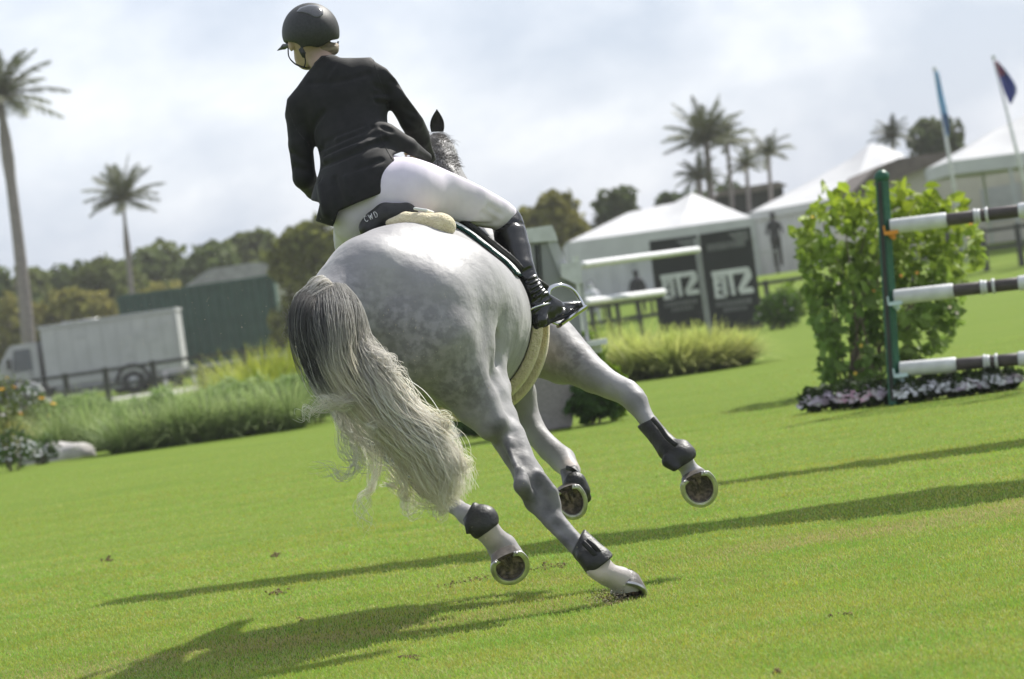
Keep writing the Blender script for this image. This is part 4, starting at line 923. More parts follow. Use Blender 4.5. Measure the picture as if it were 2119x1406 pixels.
for sx in (-1.35, 1.35):
    for sy in (-.75, .75): mb = MB(); mb.tube([g + [sx, sy - .1, .33], g + [sx, sy + .1, .33]], .33, 16, up=(0, 0, 1)); mb.build('wheel', M_rub, car, True)
mb = MB(); mb.box(g + [0, -.80, lift * .72], (1.6, .06, .35)); mb.build('window', M_glass, car)
# ---- people and tables by the marquees
M_cl1 = mat('dark_clothes', (.02, .02, .022), (.04, .04, .042), 5, .9); M_cl2 = mat('pale_shirt', (.6, .6, .62), (.5, .5, .52), 5, .9)
def figure(px, feet_y, Y, h_, label, m_, sit=False, z=None, yaw=0):
    g = P(px, feet_y, Y); g[2] = float(terr(g[0], g[1])) if z is None else z; root = thing('person', label, 'person', tuple(g), None); k = h_ / 1.75
    f = Field(g - [.7, .7, .05], g + [.7, .7, 2.0 * k], .022); Z = lambda x, y, z_: g + np.array([x, y, z_]) * k
    if sit:
        f.cone(Z(0, 0, .5), Z(.02, 0, .98), .16, .17, .06); f.cone(Z(.09, 0, .5), Z(.12, -.4, .5), .09, .07, .04); f.cone(Z(-.09, 0, .5), Z(-.12, -.4, .5), .09, .07, .04)
        f.cone(Z(.12, -.4, .5), Z(.12, -.42, .05), .06, .045, .03); f.cone(Z(-.12, -.4, .5), Z(-.12, -.42, .05), .06, .045, .03); hz = 1.12
    else:
        f.cone(Z(-.09, 0, .06), Z(-.08, .02, .5), .055, .07, .03); f.cone(Z(-.08, .02, .5), Z(-.08, 0, .9), .07, .10, .03); f.cone(Z(.10, .05, .06), Z(.09, 0, .5), .055, .07, .03); f.cone(Z(.09, 0, .5), Z(.08, 0, .9), .07, .10, .03)
        f.cone(Z(0, 0, .92), Z(0, 0, 1.36), .14, .17, .06); f.cone(Z(-.1, -.03, .03), Z(-.1, -.14, .03), .04, .035, .02); f.cone(Z(.1, .02, .03), Z(.1, -.1, .03), .04, .035, .02); hz = 1.5
    for s_ in (-1, 1):
        e = Z(s_ * .26, -.02, hz - .38); f.cone(Z(s_ * .17, 0, hz - .12), e, .055, .045, .03); w2 = Z(s_ * .2, -.22, hz - .45); f.cone(e, w2, .045, .035, .02)
        for j in range(4): f.cone(w2 + np.array([(j - 1.5) * .018, -.05, 0]), w2 + np.array([(j - 1.5) * .02, -.11, -.02]), .011, .009, .006)
    f.cone(Z(0, 0, hz - .05), Z(0, 0, hz + .06), .055, .05, .03); f.ell(Z(0, -.01, hz + .14), np.eye(3), (.078 * k, .095 * k, .115 * k), .02)
    V, Q = f.mesh(1); mb = MB(); mb.add(V, Q, np.where((V[:, 2] > g[2] + (hz + .02) * k)[:, None], [[1.0, 1, 1]], [[1.0, 1, 1]])); b0 = mb.build('body', m_, root, True)
    mb = MB(); hc_ = Z(0, .015, hz + .17); clod(mb, hc_, .10 * k, np.random.default_rng(1), 1.0); mb.build('hair', M_cl1, root, True)
    return root
figure(1612, 548, 112, 1.8, 'person in dark clothes standing beside the big marquee wall', M_cl1, z=1.35)
figure(1226, 620, 99, 1.7, 'person in a pale shirt seated under the left marquee', M_cl2, sit=True)
figure(1322, 615, 100, 1.6, 'person in dark clothes seated at the table under the left marquee', M_cl1, sit=True)
def table(px, Y, w_, label):
    x = P(px, 600, Y)[0]; z = float(terr(x, Y)); root = thing('table', label, 'table', (x, Y, z)); mb = MB(); mb.box((x, Y, z + .74), (w_, .7, .04)); mb.build('top', M_lgrey, root)
    for sx in (-1, 1):
        for sy in (-1, 1): mb = MB(); mb.box((x + sx * (w_ / 2 - .1), Y + sy * .28, z + .36), (.05, .05, .72)); mb.build('leg', M_dfence, root)
table(1294, 98.6, 1.6, 'long table under the left marquee'); table(1590, 111, 1.0, 'small table beside the standing person')
# ================================================================== THE HORSE
YO = 0.35
GH = G(1292, 1238)
horse = thing('horse', 'dappled grey horse cantering away over the lawn, leaning left, with a flying cream tail', 'horse', (P(900, 700, 13.6)[0], 13.6, 0))
AX = axes(23, 15, 4)                          # the trunk's right, up and forward
LAT, UPV, FWD = AX
hf = Field((-1.35, 12.2, 0.02), (1.25, 15.7, 2.35), 0.0095)
C = lambda pts, k=0.03, sub=False: hf.chain(pts, k, YO, sub)
E = lambda px, py, Y, r, k=0.06, ax=AX, sub=False: hf.ell(P(px, py, Y + YO), ax, r, k, sub)
# trunk
C([(945, 650, 13.15, 136), (944, 664, 13.5, 148), (970, 684, 13.85, 146), (992, 672, 14.15, 120)], 0.05)
C([(880, 640, 12.95, 130), (945, 665, 13.35, 147)], 0.08)
C([(925, 700, 13.1, 130), (972, 705, 13.85, 134)], 0.05)
C([(732, 616, 12.78, 88), (765, 592, 12.85, 98), (800, 582, 12.9, 104)], 0.06)
C([(790, 590, 12.78, 98), (850, 572, 13.0, 108), (895, 560, 13.3, 100), (915, 545, 13.7, 88), (925, 520, 14.0, 66)], 0.08)   # croup, loins, withers
C([(700, 624, 12.62, 44), (770, 584, 12.75, 84)], 0.06)                     # dock
TRUNK = hf.D.copy()
# right haunch
C([(930, 608, 12.98, 114), (878, 640, 12.78, 114), (846, 680, 12.72, 96), (862, 725, 12.70, 86)], 0.07)
C([(925, 640, 12.9, 98), (925, 715, 12.85, 100), (955, 775, 12.92, 78), (1000, 830, 12.9, 58), (1028, 868, 12.86, 43),
   (1052, 905, 12.80, 34), (1070, 940, 12.74, 30)], 0.045)
C([(905, 700, 12.68, 84), (940, 770, 12.72, 66), (985, 835, 12.74, 48), (1018, 878, 12.72, 36)], 0.05)
C([(985, 640, 13.05, 42), (1000, 690, 13.0, 36), (1012, 760, 13.0, 30), (1030, 800, 12.98, 26)], 0.06)   # tensor line
# hock to pastern, right hind
C([(1052, 905, 12.78, 33), (1078, 955, 12.72, 29), (1096, 988, 12.68, 32), (1110, 1018, 12.65, 31), (1126, 1048, 12.62, 26),
   (1150, 1078, 12.58, 20), (1185, 1116, 12.54, 18), (1215, 1147, 12.5, 19)], 0.018)
C([(1082, 978, 12.58, 15), (1080, 1005, 12.54, 18), (1094, 1030, 12.57, 14)], 0.03)                      # point of hock
C([(1052, 915, 12.70, 12), (1068, 960, 12.62, 10), (1080, 985, 12.58, 12)], 0.02)                        # tendon
C([(1118, 985, 12.62, 12), (1142, 1018, 12.6, 13), (1152, 1045, 12.6, 11)], 0.02)
C([(1100, 1045, 12.585, 11), (1135, 1084, 12.55, 10), (1183, 1132, 12.51, 10), (1206, 1156, 12.49, 9)], 0.022)
C([(1082, 955, 12.68, 17), (1086, 1000, 12.63, 20), (1104, 1040, 12.605, 16)], 0.03)
C([(1215, 1147, 12.5, 22), (1240, 1172, 12.46, 26), (1258, 1190, 12.46, 24), (1284, 1200, 12.49, 27), (1298, 1216, 12.51, 29)], 0.018)
C([(1226, 1180, 12.42, 12), (1240, 1190, 12.42, 12)], 0.04)
# left haunch
C([(775, 625, 12.92, 108), (712, 668, 12.68, 92), (700, 730, 12.62, 80)], 0.06)
C([(735, 700, 12.85, 92), (722, 775, 12.75, 82), (745, 840, 12.8, 60), (786, 893, 12.76, 44), (826, 936, 12.7, 33),
   (862, 972, 12.62, 30), (884, 1000, 12.58, 29), (905, 1020, 12.54, 23), (938, 1044, 12.48, 18), (966, 1066, 12.42, 18)], 0.04)
C([(856, 985, 12.5, 15), (872, 1008, 12.46, 17)], 0.03)
C([(966, 1066, 12.42, 20), (1000, 1088, 12.36, 29), (1020, 1112, 12.38, 25), (1040, 1134, 12.42, 31), (1052, 1156, 12.42, 34)], 0.02)
# belly between the thighs
C([(800, 720, 12.95, 85), (905, 735, 13.2, 105)], 0.06)
# right shoulder, forearm, knee
C([(985, 620, 14.05, 100), (1075, 700, 13.95, 76), (1132, 722, 13.86, 60), (1165, 742, 13.82, 55)], 0.06)
C([(1140, 715, 13.84, 62), (1185, 748, 13.76, 47), (1228, 778, 13.68, 36), (1262, 797, 13.62, 29), (1296, 812, 13.56, 27),
   (1316, 832, 13.52, 25), (1334, 862, 13.48, 18), (1362, 900, 13.42, 16), (1390, 935, 13.36, 18)], 0.022)
C([(1300, 798, 13.6, 10), (1322, 815, 13.55, 11)], 0.015)
C([(1390, 935, 13.36, 22), (1410, 948, 13.36, 24), (1424, 968, 13.38, 18), (1438, 990, 13.38, 28)], 0.018)
# left foreleg, folded
C([(1020, 760, 14.0, 75), (1068, 815, 13.98, 42), (1092, 868, 13.95, 27), (1112, 902, 13.9, 24), (1138, 930, 13.85, 25),
   (1164, 952, 13.8, 27), (1180, 974, 13.72, 21), (1184, 1000, 13.64, 17), (1188, 1008, 13.58, 20)], 0.025)
C([(1188, 1008, 13.58, 20), (1184, 1024, 13.58, 26)], 0.02)
# chest and neck
C([(1010, 640, 14.2, 105), (1000, 560, 14.35, 80)], 0.07)
C([(935, 505, 14.0, 75), (918, 430, 14.15, 66), (905, 360, 14.32, 50), (902, 315, 14.48, 36)], 0.06)
C([(1000, 600, 14.3, 80), (940, 440, 14.45, 60), (905, 345, 14.55, 42)], 0.08)
# head (carried in front of the neck)
C([(902, 315, 14.52, 34), (900, 345, 14.78, 33), (898, 392, 14.98, 27), (896, 430, 15.1, 20), (895, 447, 15.14, 20)], 0.03)
C([(905, 352, 14.66, 34), (903, 380, 14.78, 24)], 0.03)
# muscle furrows
def groove(pts, k=0.02): C(pts, k, True)
groove([(1004, 640, 12.90, 6), (1012, 700, 12.90, 7), (1026, 750, 12.9, 6)], 0.05)
groove([(800, 690, 12.43, 10), (845, 760, 12.44, 12), (905, 815, 12.5, 10)], 0.06)
groove([(772, 640, 12.46, 16), (790, 720, 12.42, 20), (830, 790, 12.45, 20), (862, 838, 12.6, 12)], 0.06)
groove([(1062, 925, 12.66, 5), (1088, 975, 12.58, 6), (1102, 1000, 12.56, 5)], 0.02)
groove([(1144, 1080, 12.535, 3), (1192, 1128, 12.495, 3)], 0.012)
groove([(1175, 720, 13.56, 5), (1235, 760, 13.5, 4), (1290, 795, 13.42, 3)], 0.03)
V, Q = hf.mesh(2)
# the coat: dark hocks, knees; dapples with rump shade painted in; pale lower legs
def blob(V, pts, Yo=YO):
    r = np.zeros(len(V))
    for (x, y, Y, rp) in pts:
        c = P(x, y, Y + Yo); r = np.maximum(r, np.exp(-((V - c) ** 2).sum(1) / (rp * mpp(Y)) ** 2))
    return r
dark = blob(V, [(1062, 935, 12.65, 44), (1080, 985, 12.6, 56), (1095, 1020, 12.55, 60), (1135, 1055, 12.55, 46), (1120, 1000, 12.6, 50), (1035, 890, 12.65, 30), (1020, 860, 12.6, 24), (1170, 1120, 12.5, 26), (1150, 1085, 12.55, 30), (985, 830, 12.6, 26)])
dark = np.maximum(dark, 0.8 * blob(V, [(870, 990, 12.5, 40), (905, 1025, 12.5, 35)]))
dark = np.maximum(dark, 0.75 * blob(V, [(1322, 830, 13.5, 26), (1160, 925, 13.8, 16), (1140, 930, 13.7, 12)]))
dap_shade = blob(V, [(740, 600, 12.5, 60), (800, 660, 12.5, 90), (880, 700, 12.5, 100), (960, 780, 12.6, 90), (840, 760, 12.5, 100), (1000, 830, 12.6, 60), (920, 820, 12.6, 70), (700, 740, 12.4, 80), (900, 620, 12.7, 50), (1180, 740, 13.7, 60)])  # dapples, deepened and carried lower to paint in the rump's shade
pale = blob(V, [(1240, 1180, 12.4, 42), (1290, 1200, 12.4, 40), (1020, 1115, 12.3, 40), (1045, 1140, 12.3, 40), (1422, 965, 13.2, 26), (1180, 960, 13.7, 20)])
mzl = blob(V, [(895, 447, 15.14, 34)])
nk = blob(V, [(905, 340, 14.4, 80), (918, 430, 14.2, 90)])
tint = np.stack([np.maximum(dark, mzl), np.maximum(dap_shade, nk * .9), pale], 1)
bm_ = MB(); bm_.add(V, Q, tint)
m = bpy.data.materials.new('grey_coat'); m.use_nodes = True
n = m.node_tree.nodes; l = m.node_tree.links; b = n['Principled BSDF']
a = n.new('ShaderNodeAttribute'); a.attribute_name = 'tint'; sp = n.new('ShaderNodeSeparateColor'); l.new(a.outputs['Color'], sp.inputs[0])
t = n.new('ShaderNodeTexCoord')
z = n.new('ShaderNodeTexNoise'); z.inputs['Scale'].default_value = 30; z.inputs['Detail'].default_value = 4; l.new(t.outputs['Object'], z.inputs['Vector'])
z3 = n.new('ShaderNodeTexNoise'); z3.inputs['Scale'].default_value = 5; z3.inputs['Detail'].default_value = 4; l.new(t.outputs['Object'], z3.inputs['Vector'])
def ramp(src, p0, c0, p1, c1):
    r = n.new('ShaderNodeValToRGB'); r.color_ramp.elements[0].position = p0; r.color_ramp.elements[0].color = (*c0, 1)
    r.color_ramp.elements[1].position = p1; r.color_ramp.elements[1].color = (*c1, 1); l.new(src, r.inputs[0]); return r.outputs[0]
def mixc(f, a_, b_, fv=None):
    q = n.new('ShaderNodeMix'); q.data_type = 'RGBA'
    if f is None: q.inputs[0].default_value = fv
    else: l.new(f, q.inputs[0])
    for s_, v_ in ((6, a_), (7, b_)):
        if isinstance(v_, tuple): q.inputs[s_].default_value = (*v_, 1)
        else: l.new(v_, q.inputs[s_])
    return q.outputs[2]
def math_(op, a_, b_):
    q = n.new('ShaderNodeMath'); q.operation = op; q.use_clamp = True
    for i_, v_ in enumerate((a_, b_)):
        if isinstance(v_, (int, float)): q.inputs[i_].default_value = v_
        else: l.new(v_, q.inputs[i_])
    return q.outputs[0]
base = ramp(z3.outputs['Fac'], .35, (.235, .226, .232), .65, (.335, .325, .33))
dap_shade_col = ramp(z.outputs['Fac'], .42, (.11, .106, .109), .62, (.26, .252, .255))
c_ = mixc(math_('MULTIPLY', sp.outputs[1], .75), base, dap_shade_col)
hk = ramp(z.outputs['Fac'], .3, (.05, .048, .05), .75, (.13, .127, .127))
c_ = mixc(math_('MULTIPLY', sp.outputs[0], .95), c_, hk)
c_ = mixc(sp.outputs[2], c_, (.50, .43, .39))
l.new(c_, b.inputs['Base Color']); b.inputs['Roughness'].default_value = .55; b.inputs['Specular IOR Level'].default_value = .25
b.inputs['Sheen Weight'].default_value = .15
zb = n.new('ShaderNodeTexNoise'); zb.inputs['Scale'].default_value = 260; zb.inputs['Detail'].default_value = 2; l.new(t.outputs['Object'], zb.inputs['Vector'])
zc = n.new('ShaderNodeTexNoise'); zc.inputs['Scale'].default_value = 14; zc.inputs['Detail'].default_value = 3; l.new(t.outputs['Object'], zc.inputs['Vector'])
b1 = n.new('ShaderNodeBump'); b1.inputs['Strength'].default_value = .25; b1.inputs['Distance'].default_value = .002; l.new(zb.outputs['Fac'], b1.inputs['Height'])
b2 = n.new('ShaderNodeBump'); b2.inputs['Strength'].default_value = .35; b2.inputs['Distance'].default_value = .02; l.new(zc.outputs['Fac'], b2.inputs['Height'])
l.new(b2.outputs[0], b1.inputs['Normal']); l.new(b1.outputs[0], b.inputs['Normal'])
COAT = m
horse_body = bm_.build('body', COAT, horse, True)

M_dark = mat('dark_boot_shell', (.013, .013, .014), (.035, .034, .032), 22, .5, .3, 90, spec=.4, lo=.3, hi=.8)
M_strap = mat('boot_strap', (.012, .012, .013), (.02, .02, .02), 60, .6, .2)
M_hoof = mat('hoof_horn', (.045, .04, .036), (.13, .115, .10), 18, .45, .3, 60, stretch=(1, 1, .15))
M_sole = mat('hoof_sole', (.035, .028, .025), (.20, .15, .12), 45, .85, .9, 90, c3=(.09, .07, .06))
M_iron = mat('bright_iron', (.58, .57, .56), (.36, .35, .34), 25, .35, .1, 80, metal=.85)
M_white = mat('white_leather', (.75, .73, .70), (.62, .6, .57), 30, .5, .1)

def skin(name, chains, m_, parent, h=0.005, k=0.015, iters=2, cuts=(), Yo=YO, ells=(), polys=None, subs=(), hold=None, tint=None):
    """grow one mesh from tapered chains"""
    pts = [(P(x, y, Y + Yo), r * mpp(Y + Yo)) for c in chains for x, y, Y, r in c] + [(np.asarray(e_[0]), max(e_[2])) for e_ in ells]
    lo = np.min([p - r for p, r in pts], 0) - 0.03; hi = np.max([p + r for p, r in pts], 0) + 0.03
    f = Field(lo, hi, h)
    for c in chains: f.chain(c, k, Yo)
    for e_ in ells: f.ell(*e_[:3], k)
    for c in subs: f.chain(c, 0.008, Yo, True)
    for p0, nr in cuts: f.plane(p0, nr, 0.006)
    if polys is not None: f.poly(polys[0], polys[1], polys[2])
    if hold: hold(f)
    v, q = f.mesh(iters)
    mb = MB(); mb.add(v, q, tint(v) if tint else None)
    return mb.build(name, m_, parent, True)

# ------------------------------------------------------------------ hooves
def hoof(c, nrm, toe, wd=0.068, ln=0.074, ht=0.062, back=0.35, Yo=YO):
    """c centre of the sole (px,py,Y); nrm points out of the sole; toe points to the toe"""
    c = P(c[0], c[1], c[2] + Yo); nz_ = unit(nrm); ty = np.asarray(toe, float); ty = unit(ty - nz_ * (ty @ nz_)); tx = np.cross(ty, nz_)
    th = np.linspace(0, 2 * math.pi, 40, endpoint=False)
    # round toe, flatter heel
    ox = np.cos(th) * wd; oy = np.sin(th) * ln; oy = np.where(oy < -0.55 * ln, -0.55 * ln + (oy + .55 * ln) * .35, oy)
    def ring(sc, z, yo=0): return c + np.outer(ox * sc, tx) + np.outer(oy * sc + yo, ty) - z * nz_
    h = MB(); rings = [ring(1, 0.006), ring(.98, .012), ring(.86, ht * .6, -.006), ring(.74, ht, -.014), ring(.55, ht + .012, -.016)]
    Vv = np.concatenate(rings); q = [[i * 40 + j, i * 40 + (j + 1) % 40, (i + 1) * 40 + (j + 1) % 40, (i + 1) * 40 + j] for i in range(4) for j in range(40)]
    h.add(Vv, [np.array(q)[:, ::-1], np.array([[160 + j for j in range(40)]])])
    ho = h.build('hoof', M_hoof, horse, True)
    s_ = MB(); rr = [ring(.97, .004), ring(.80, .006), ring(.62, .013), ring(.3, .014), ring(.02, .010)]
    Vv = np.concatenate(rr); s_.add(Vv, np.array(q))
    # frog: a wedge with a cleft
    for sx in (-1, 1):
        fr = np.array([[sx * .004, -.042, -.001], [sx * .026, -.042, .003], [sx * .004, .022, .008], [sx * .003, -.042, .012], [sx * .018, -.03, .012]])
        fw = c + fr[:, :1] * tx + fr[:, 1:2] * ty - fr[:, 2:] * nz_
        s_.add(fw, np.array([[0, 1, 2], [0, 2, 3], [1, 4, 2]]))
    s_.build('sole', M_sole, ho, True)
    # iron shoe, open at the heel
    sh = MB(); ang = np.linspace(math.radians(-62), math.radians(242), 44)
    sx = np.cos(ang) * wd; sy = np.sin(ang) * ln; sy = np.where(sy < -.55 * ln, -.55 * ln + (sy + .55 * ln) * .35, sy)
    prof = [(1.01, -.002), (1.02, .007), (.74, .007), (.76, -.003), (.86, -.005)]
    Vv = np.concatenate([c + np.outer(sx * a_, tx) + np.outer(sy * a_, ty) - z_ * nz_ for a_, z_ in prof]); k = len(ang)
    q2 = [[i * k + j, i * k + j + 1, ((i + 1) % 5) * k + j + 1, ((i + 1) % 5) * k + j] for i in range(5) for j in range(k - 1)]
    sh.add(Vv, [np.array(q2), np.array([[i * k for i in range(5)]]), np.array([[i * k + k - 1 for i in range(5)][::-1]])])
    so = sh.build('horseshoe', M_iron, ho)
    for t_ in (-48, 228):
        a_ = math.radians(t_); st = MB()
        p_ = c + math.cos(a_) * wd * .88 * tx + (-.62 * ln) * ty
        st.tube([p_, p_ + nz_ * .010], [.006, .004], 8); st.build('stud', M_iron, ho, True)
    return ho
im = lambda x, y, z=0: CR * x + CU * y + CF * z            # a direction given in the picture's right, up, away
hoof((1299, 1225, 12.50), im(-.08, -.84, -.54), im(.80, -.25, .45), .070, .074)
hoof((1056, 1174, 12.25), im(.22, -.42, -.88), im(.35, -.8, .3), .073, .076)
hoof((1447, 1010, 13.25), im(.12, -.25, -.96), im(.42, -.88, .2), .074, .084)
hoof((1181, 1036, 13.44), im(.05, -.22, -.96), im(.38, -.9, .2), .066, .084)

# ------------------------------------------------------------------ leg boots and bell boots
def leg_boot(ch, label, straps=(), cuts=(), subs=(), k=.02):
    o = skin('leg_boot', ch, M_dark, horse, .0045, k, 2, cuts, subs=subs)
    if label: o['label'] = label
    for s_ in straps:
        mb = MB(); mb.tube(smoothpath([P(x, y, Y + YO) for x, y, Y in s_], 10), .010, 8, flat=.35, up=CF); mb.build('strap', M_strap, o, True)
    return o
def cutp(x0, y0, x1, y1, Y, side):
    """cutting plane through two picture points; side: +1 removes what lies to the right of the line seen from the camera"""
    a = P(x0, y0, Y + YO); b = P(x1, y1, Y + YO); n_ = np.cross(b - a, CF); return (a, side * n_)
leg_boot([[(1190, 1108, 12.52, 24), (1213, 1138, 12.49, 29), (1238, 1164, 12.45, 33), (1248, 1172, 12.44, 30)], [(1208, 1150, 12.44, 15), (1222, 1168, 12.42, 13)]],
         'hind boot with two straps', [[(1214, 1119, 12.43), (1228, 1130, 12.41), (1244, 1148, 12.41)], [(1206, 1122, 12.41), (1222, 1138, 12.40), (1236, 1154, 12.40)]],
         [cutp(1186, 1136, 1204, 1104, 12.5, 1), cutp(1224, 1184, 1262, 1156, 12.45, -1)])
leg_boot([[(975, 1062, 12.38, 24), (998, 1078, 12.37, 34), (1000, 1088, 12.36, 32)], [(972, 1085, 12.34, 12), (967, 1104, 12.33, 3)]],
         'round cupped hind boot', (), [cutp(955, 1080, 980, 1038, 12.4, 1), cutp(985, 1118, 1032, 1084, 12.36, -1)],
         subs=[[(940, 1035, 12.2, 24), (972, 1060, 12.16, 20)]])
leg_boot([[(1337, 872, 13.48, 22), (1362, 902, 13.42, 21), (1385, 930, 13.37, 25), (1408, 945, 13.33, 30)], [(1384, 955, 13.3, 15), (1398, 968, 13.28, 10)], [(1412, 930, 13.35, 20), (1424, 938, 13.34, 15)]],
         'long front boot with a row of clips', [[(1350, 866, 13.40), (1366, 884, 13.34), (1380, 905, 13.30), (1400, 922, 13.27)]],
         [cutp(1322, 880, 1356, 858, 13.48, 1), cutp(1392, 978, 1440, 948, 13.3, -1)])
leg_boot([[(1178, 975, 13.70, 19), (1186, 998, 13.60, 22), (1190, 1012, 13.52, 26)]], 'front boot behind the folded fetlock', [[(1172, 968, 13.56), (1184, 972, 13.52), (1196, 982, 13.54)]],
         [cutp(1158, 972, 1200, 958, 13.7, 1)])
bb = skin('bell_boot', [[(1190, 1000, 13.52, 24), (1198, 1018, 13.52, 24), (1212, 1030, 13.54, 12)]], M_dark, horse, .005, .02)
bb['label'] = 'bell boot over the left front hoof'

# ------------------------------------------------------------------ ears, mane
M_ear = mat('ear_skin', (.035, .033, .033), (.07, .066, .064), 30, .8, .3)
def ear(base, tip, wpx, Y, lean):
    a = P(*base, Y); t_ = P(*tip, Y - .02); ax = t_ - a; L_ = np.linalg.norm(ax); ax = ax / L_
    sd_ = unit(np.cross(ax, CF) * lean); fr = np.cross(sd_, ax); mb = MB(); n_ = 14; k = 12; w_ = wpx * mpp(Y)
    for sgn, off in ((1, 0), (-1, .006)):
        Vv = []
        for i in range(n_ + 1):
            u = i / n_; ww = w_ * (math.sin(math.pi * min(1, .28 + .72 * u)) ** .75) * (1 - u ** 4 * .3); ww = max(ww, .0015)
            for j in range(k + 1):
                th = math.pi * (j / k) * 1.25 - .12 * math.pi
                Vv.append(a + ax * L_ * u + sd_ * (math.cos(th) * (ww - off)) + fr * (math.sin(th) * (ww - off) * .75))
        q = [[i * (k + 1) + j, i * (k + 1) + j + 1, (i + 1) * (k + 1) + j + 1, (i + 1) * (k + 1) + j] for i in range(n_) for j in range(k)]
        q = np.array(q); mb.add(Vv, q if sgn > 0 else q[:, ::-1])
    return mb.build('ear', M_ear, horse, True)
ear((905, 274), (904, 227), 15, 14.78, 1)
ear((862, 274), (858, 236), 15, 14.80, 1)

def hair(name, roots, guides, n, m_, parent, width=.0016, seg=22, tintf=None, spread=.02, rng=RNG, clump=40):
    pass

def strands(paths, wid, tints, flatn=3):
    """paths (N,S,3), wid (N,S) -> MB of thin three-sided strands"""
    N, S_, _ = paths.shape
    tg = np.gradient(paths, axis=1); tg /= np.linalg.norm(tg, axis=2, keepdims=True) + 1e-9
    ref = np.array([.31, -.85, .42]); b1 = np.cross(tg, ref); b1 /= np.linalg.norm(b1, axis=2, keepdims=True) + 1e-9; b2 = np.cross(tg, b1)
    V = np.empty((N, S_, 3, 3))
    for j in range(3):
        th = j * 2 * math.pi / 3; V[:, :, j] = paths + wid[..., None] * (math.cos(th) * b1 + math.sin(th) * b2)
    i = np.arange(N)[:, None, None] * (S_ * 3); s_ = np.arange(S_ - 1)[None, :, None] * 3; j = np.arange(3)[None, None, :]; j2 = (j + 1) % 3
    q = np.stack([i + s_ + j, i + s_ + j2, i + s_ + 3 + j2, i + s_ + 3 + j], -1).reshape(-1, 4)
    T = np.repeat(tints[:, :, None, :], 3, 2).reshape(-1, 3)
    mb = MB(); mb.add(V.reshape(-1, 3), q, T); return mb
M_hair = mat('horse_hair', (1, 1, 1), (.98, .98, .97), 90, .5, attr=True, spec=.5, trans=.78)
def lumpnoise(x, seed, freqs=(1, 2.3, 5.1)):
    r = np.random.default_rng(seed); o = 0
    for f_ in freqs: o = o + np.sin(x * f_ * 2 * math.pi + r.uniform(0, 6.28)) / f_ ** .7
    return o

# tail: sheets of hair follow drawn guide lines (px, py, Y, half width px)
def hair_sheet(guide, n, seed, tint0, tint1, seg=30, thick=.04, wid=.0011, fray=.25, curl=.006, len_lo=.7, side=None, t_dark=None, clumps=14):
    r = np.random.default_rng(seed)
    g = smoothpath([(x, y, Y + YO, hw) for x, y, Y, hw in guide], seg)
    c = np.array([P(*q[:3]) for q in g]); hw = g[:, 3] * mpp(13)
    tg = np.gradient(c, axis=0); tg /= np.linalg.norm(tg, axis=1)[:, None]
    lat = np.cross(tg, CF); lat /= np.linalg.norm(lat, axis=1)[:, None]; dep = np.cross(lat, tg)
    u = np.clip(r.normal(0, .5, n), -1.15, 1.15) if side is None else r.uniform(-1, 1, n)
    v = np.sqrt(np.maximum(0.02, 1 - (u / 1.2) ** 2)) * r.uniform(-1, 1, n)
    ci = r.integers(0, clumps, n); cu = r.uniform(-1, 1, clumps); cv = r.uniform(-1, 1, clumps)
    t = np.linspace(0, 1, seg)[None, :]
    L_ = r.uniform(len_lo, 1.02, n)[:, None]; ts = t * L_
    pull = (ts ** 1.5) * .55
    uu = u[:, None] * (1 - pull) + cu[ci][:, None] * pull
    vv = v[:, None] * (1 - pull) + cv[ci][:, None] * pull
    fr = r.normal(0, 1, (n, 1)) * fray * ts ** 2.2
    ph = r.uniform(0, 6.28, (n, 1)); fq = r.uniform(1.5, 4, (n, 1))
    cph = (ci * 1.7)[:, None]
    wave = curl * (np.sin(ph + fq * ts * 6.28) * .5 + np.sin(cph + 2.2 * ts * 6.28 + .8 * np.sin(cph * 3)) * 1.6) * ts * 1.6
    ix = ts * (seg - 1); i0 = np.clip(ix.astype(int), 0, seg - 2); f_ = (ix - i0)[..., None]
    ci_ = c[i0] * (1 - f_) + c[i0 + 1] * f_; la = lat[i0]; de = dep[i0]; hh = (hw[i0] * (1 - f_[..., 0]) + hw[i0 + 1] * f_[..., 0])
    pth = ci_ + la * ((uu + fr) * hh + wave)[..., None] + de * (vv * thick * (.4 + .6 * np.minimum(1, ts * 4)) + wave * .7)[..., None]
    wd = wid * r.uniform(.6, 1.3, (n, 1)) * np.clip(1.15 - ts ** 3 * .75, .2, 1) * np.ones_like(t)
    k = np.clip(ts, 0, 1)[..., None]; k = np.clip((k - .12) / .5, 0, 1); s_ = k * k * (3 - 2 * k)
    T = np.asarray(tint0)[None, None] * (1 - s_) + np.asarray(tint1)[None, None] * s_
    T = np.minimum(T * r.uniform(.8, 1.12, (n, 1, 1)), .99)
    if t_dark is not None: T = t_dark(uu, ts, T, r)
    return pth, wd, T
DK = (.24, .235, .235); GR = (.36, .35, .34); LG = (.90, .88, .85); CRM = (.99, .95, .85); WHT = (.98, .95, .89)
sheets = []
def darkleft(uu, ts, T, r):
    # the core of the tail is dark grey on its left
    w_ = np.clip(.75 - uu * 1.2, 0, 1) * np.clip((ts - .12) * 6, 0, 1) * np.clip((.84 - ts) * 6, 0, 1)
    w_ = w_ * (r.uniform(0, 1, (len(T), 1)) > .12); w_ = w_[..., None]
    return T * (1 - w_) + np.asarray(DK) * w_ * r.uniform(.6, 1.7, (len(T), 1, 1))
def darkcore(uu, ts, T, r):
    w_ = np.clip(-.05 - uu * 2.2 + .5 * np.sin(9 * uu), 0, .9) * np.clip((ts - .08) * 10, 0, 1) * np.clip((.42 - ts) * 9, 0, 1)
    w_ = w_ * (r.uniform(0, 1, (len(T), 1)) > .25); w_ = w_[..., None]
    return T * (1 - w_) + np.asarray(DK) * w_ * r.uniform(.7, 1.9, (len(T), 1, 1))
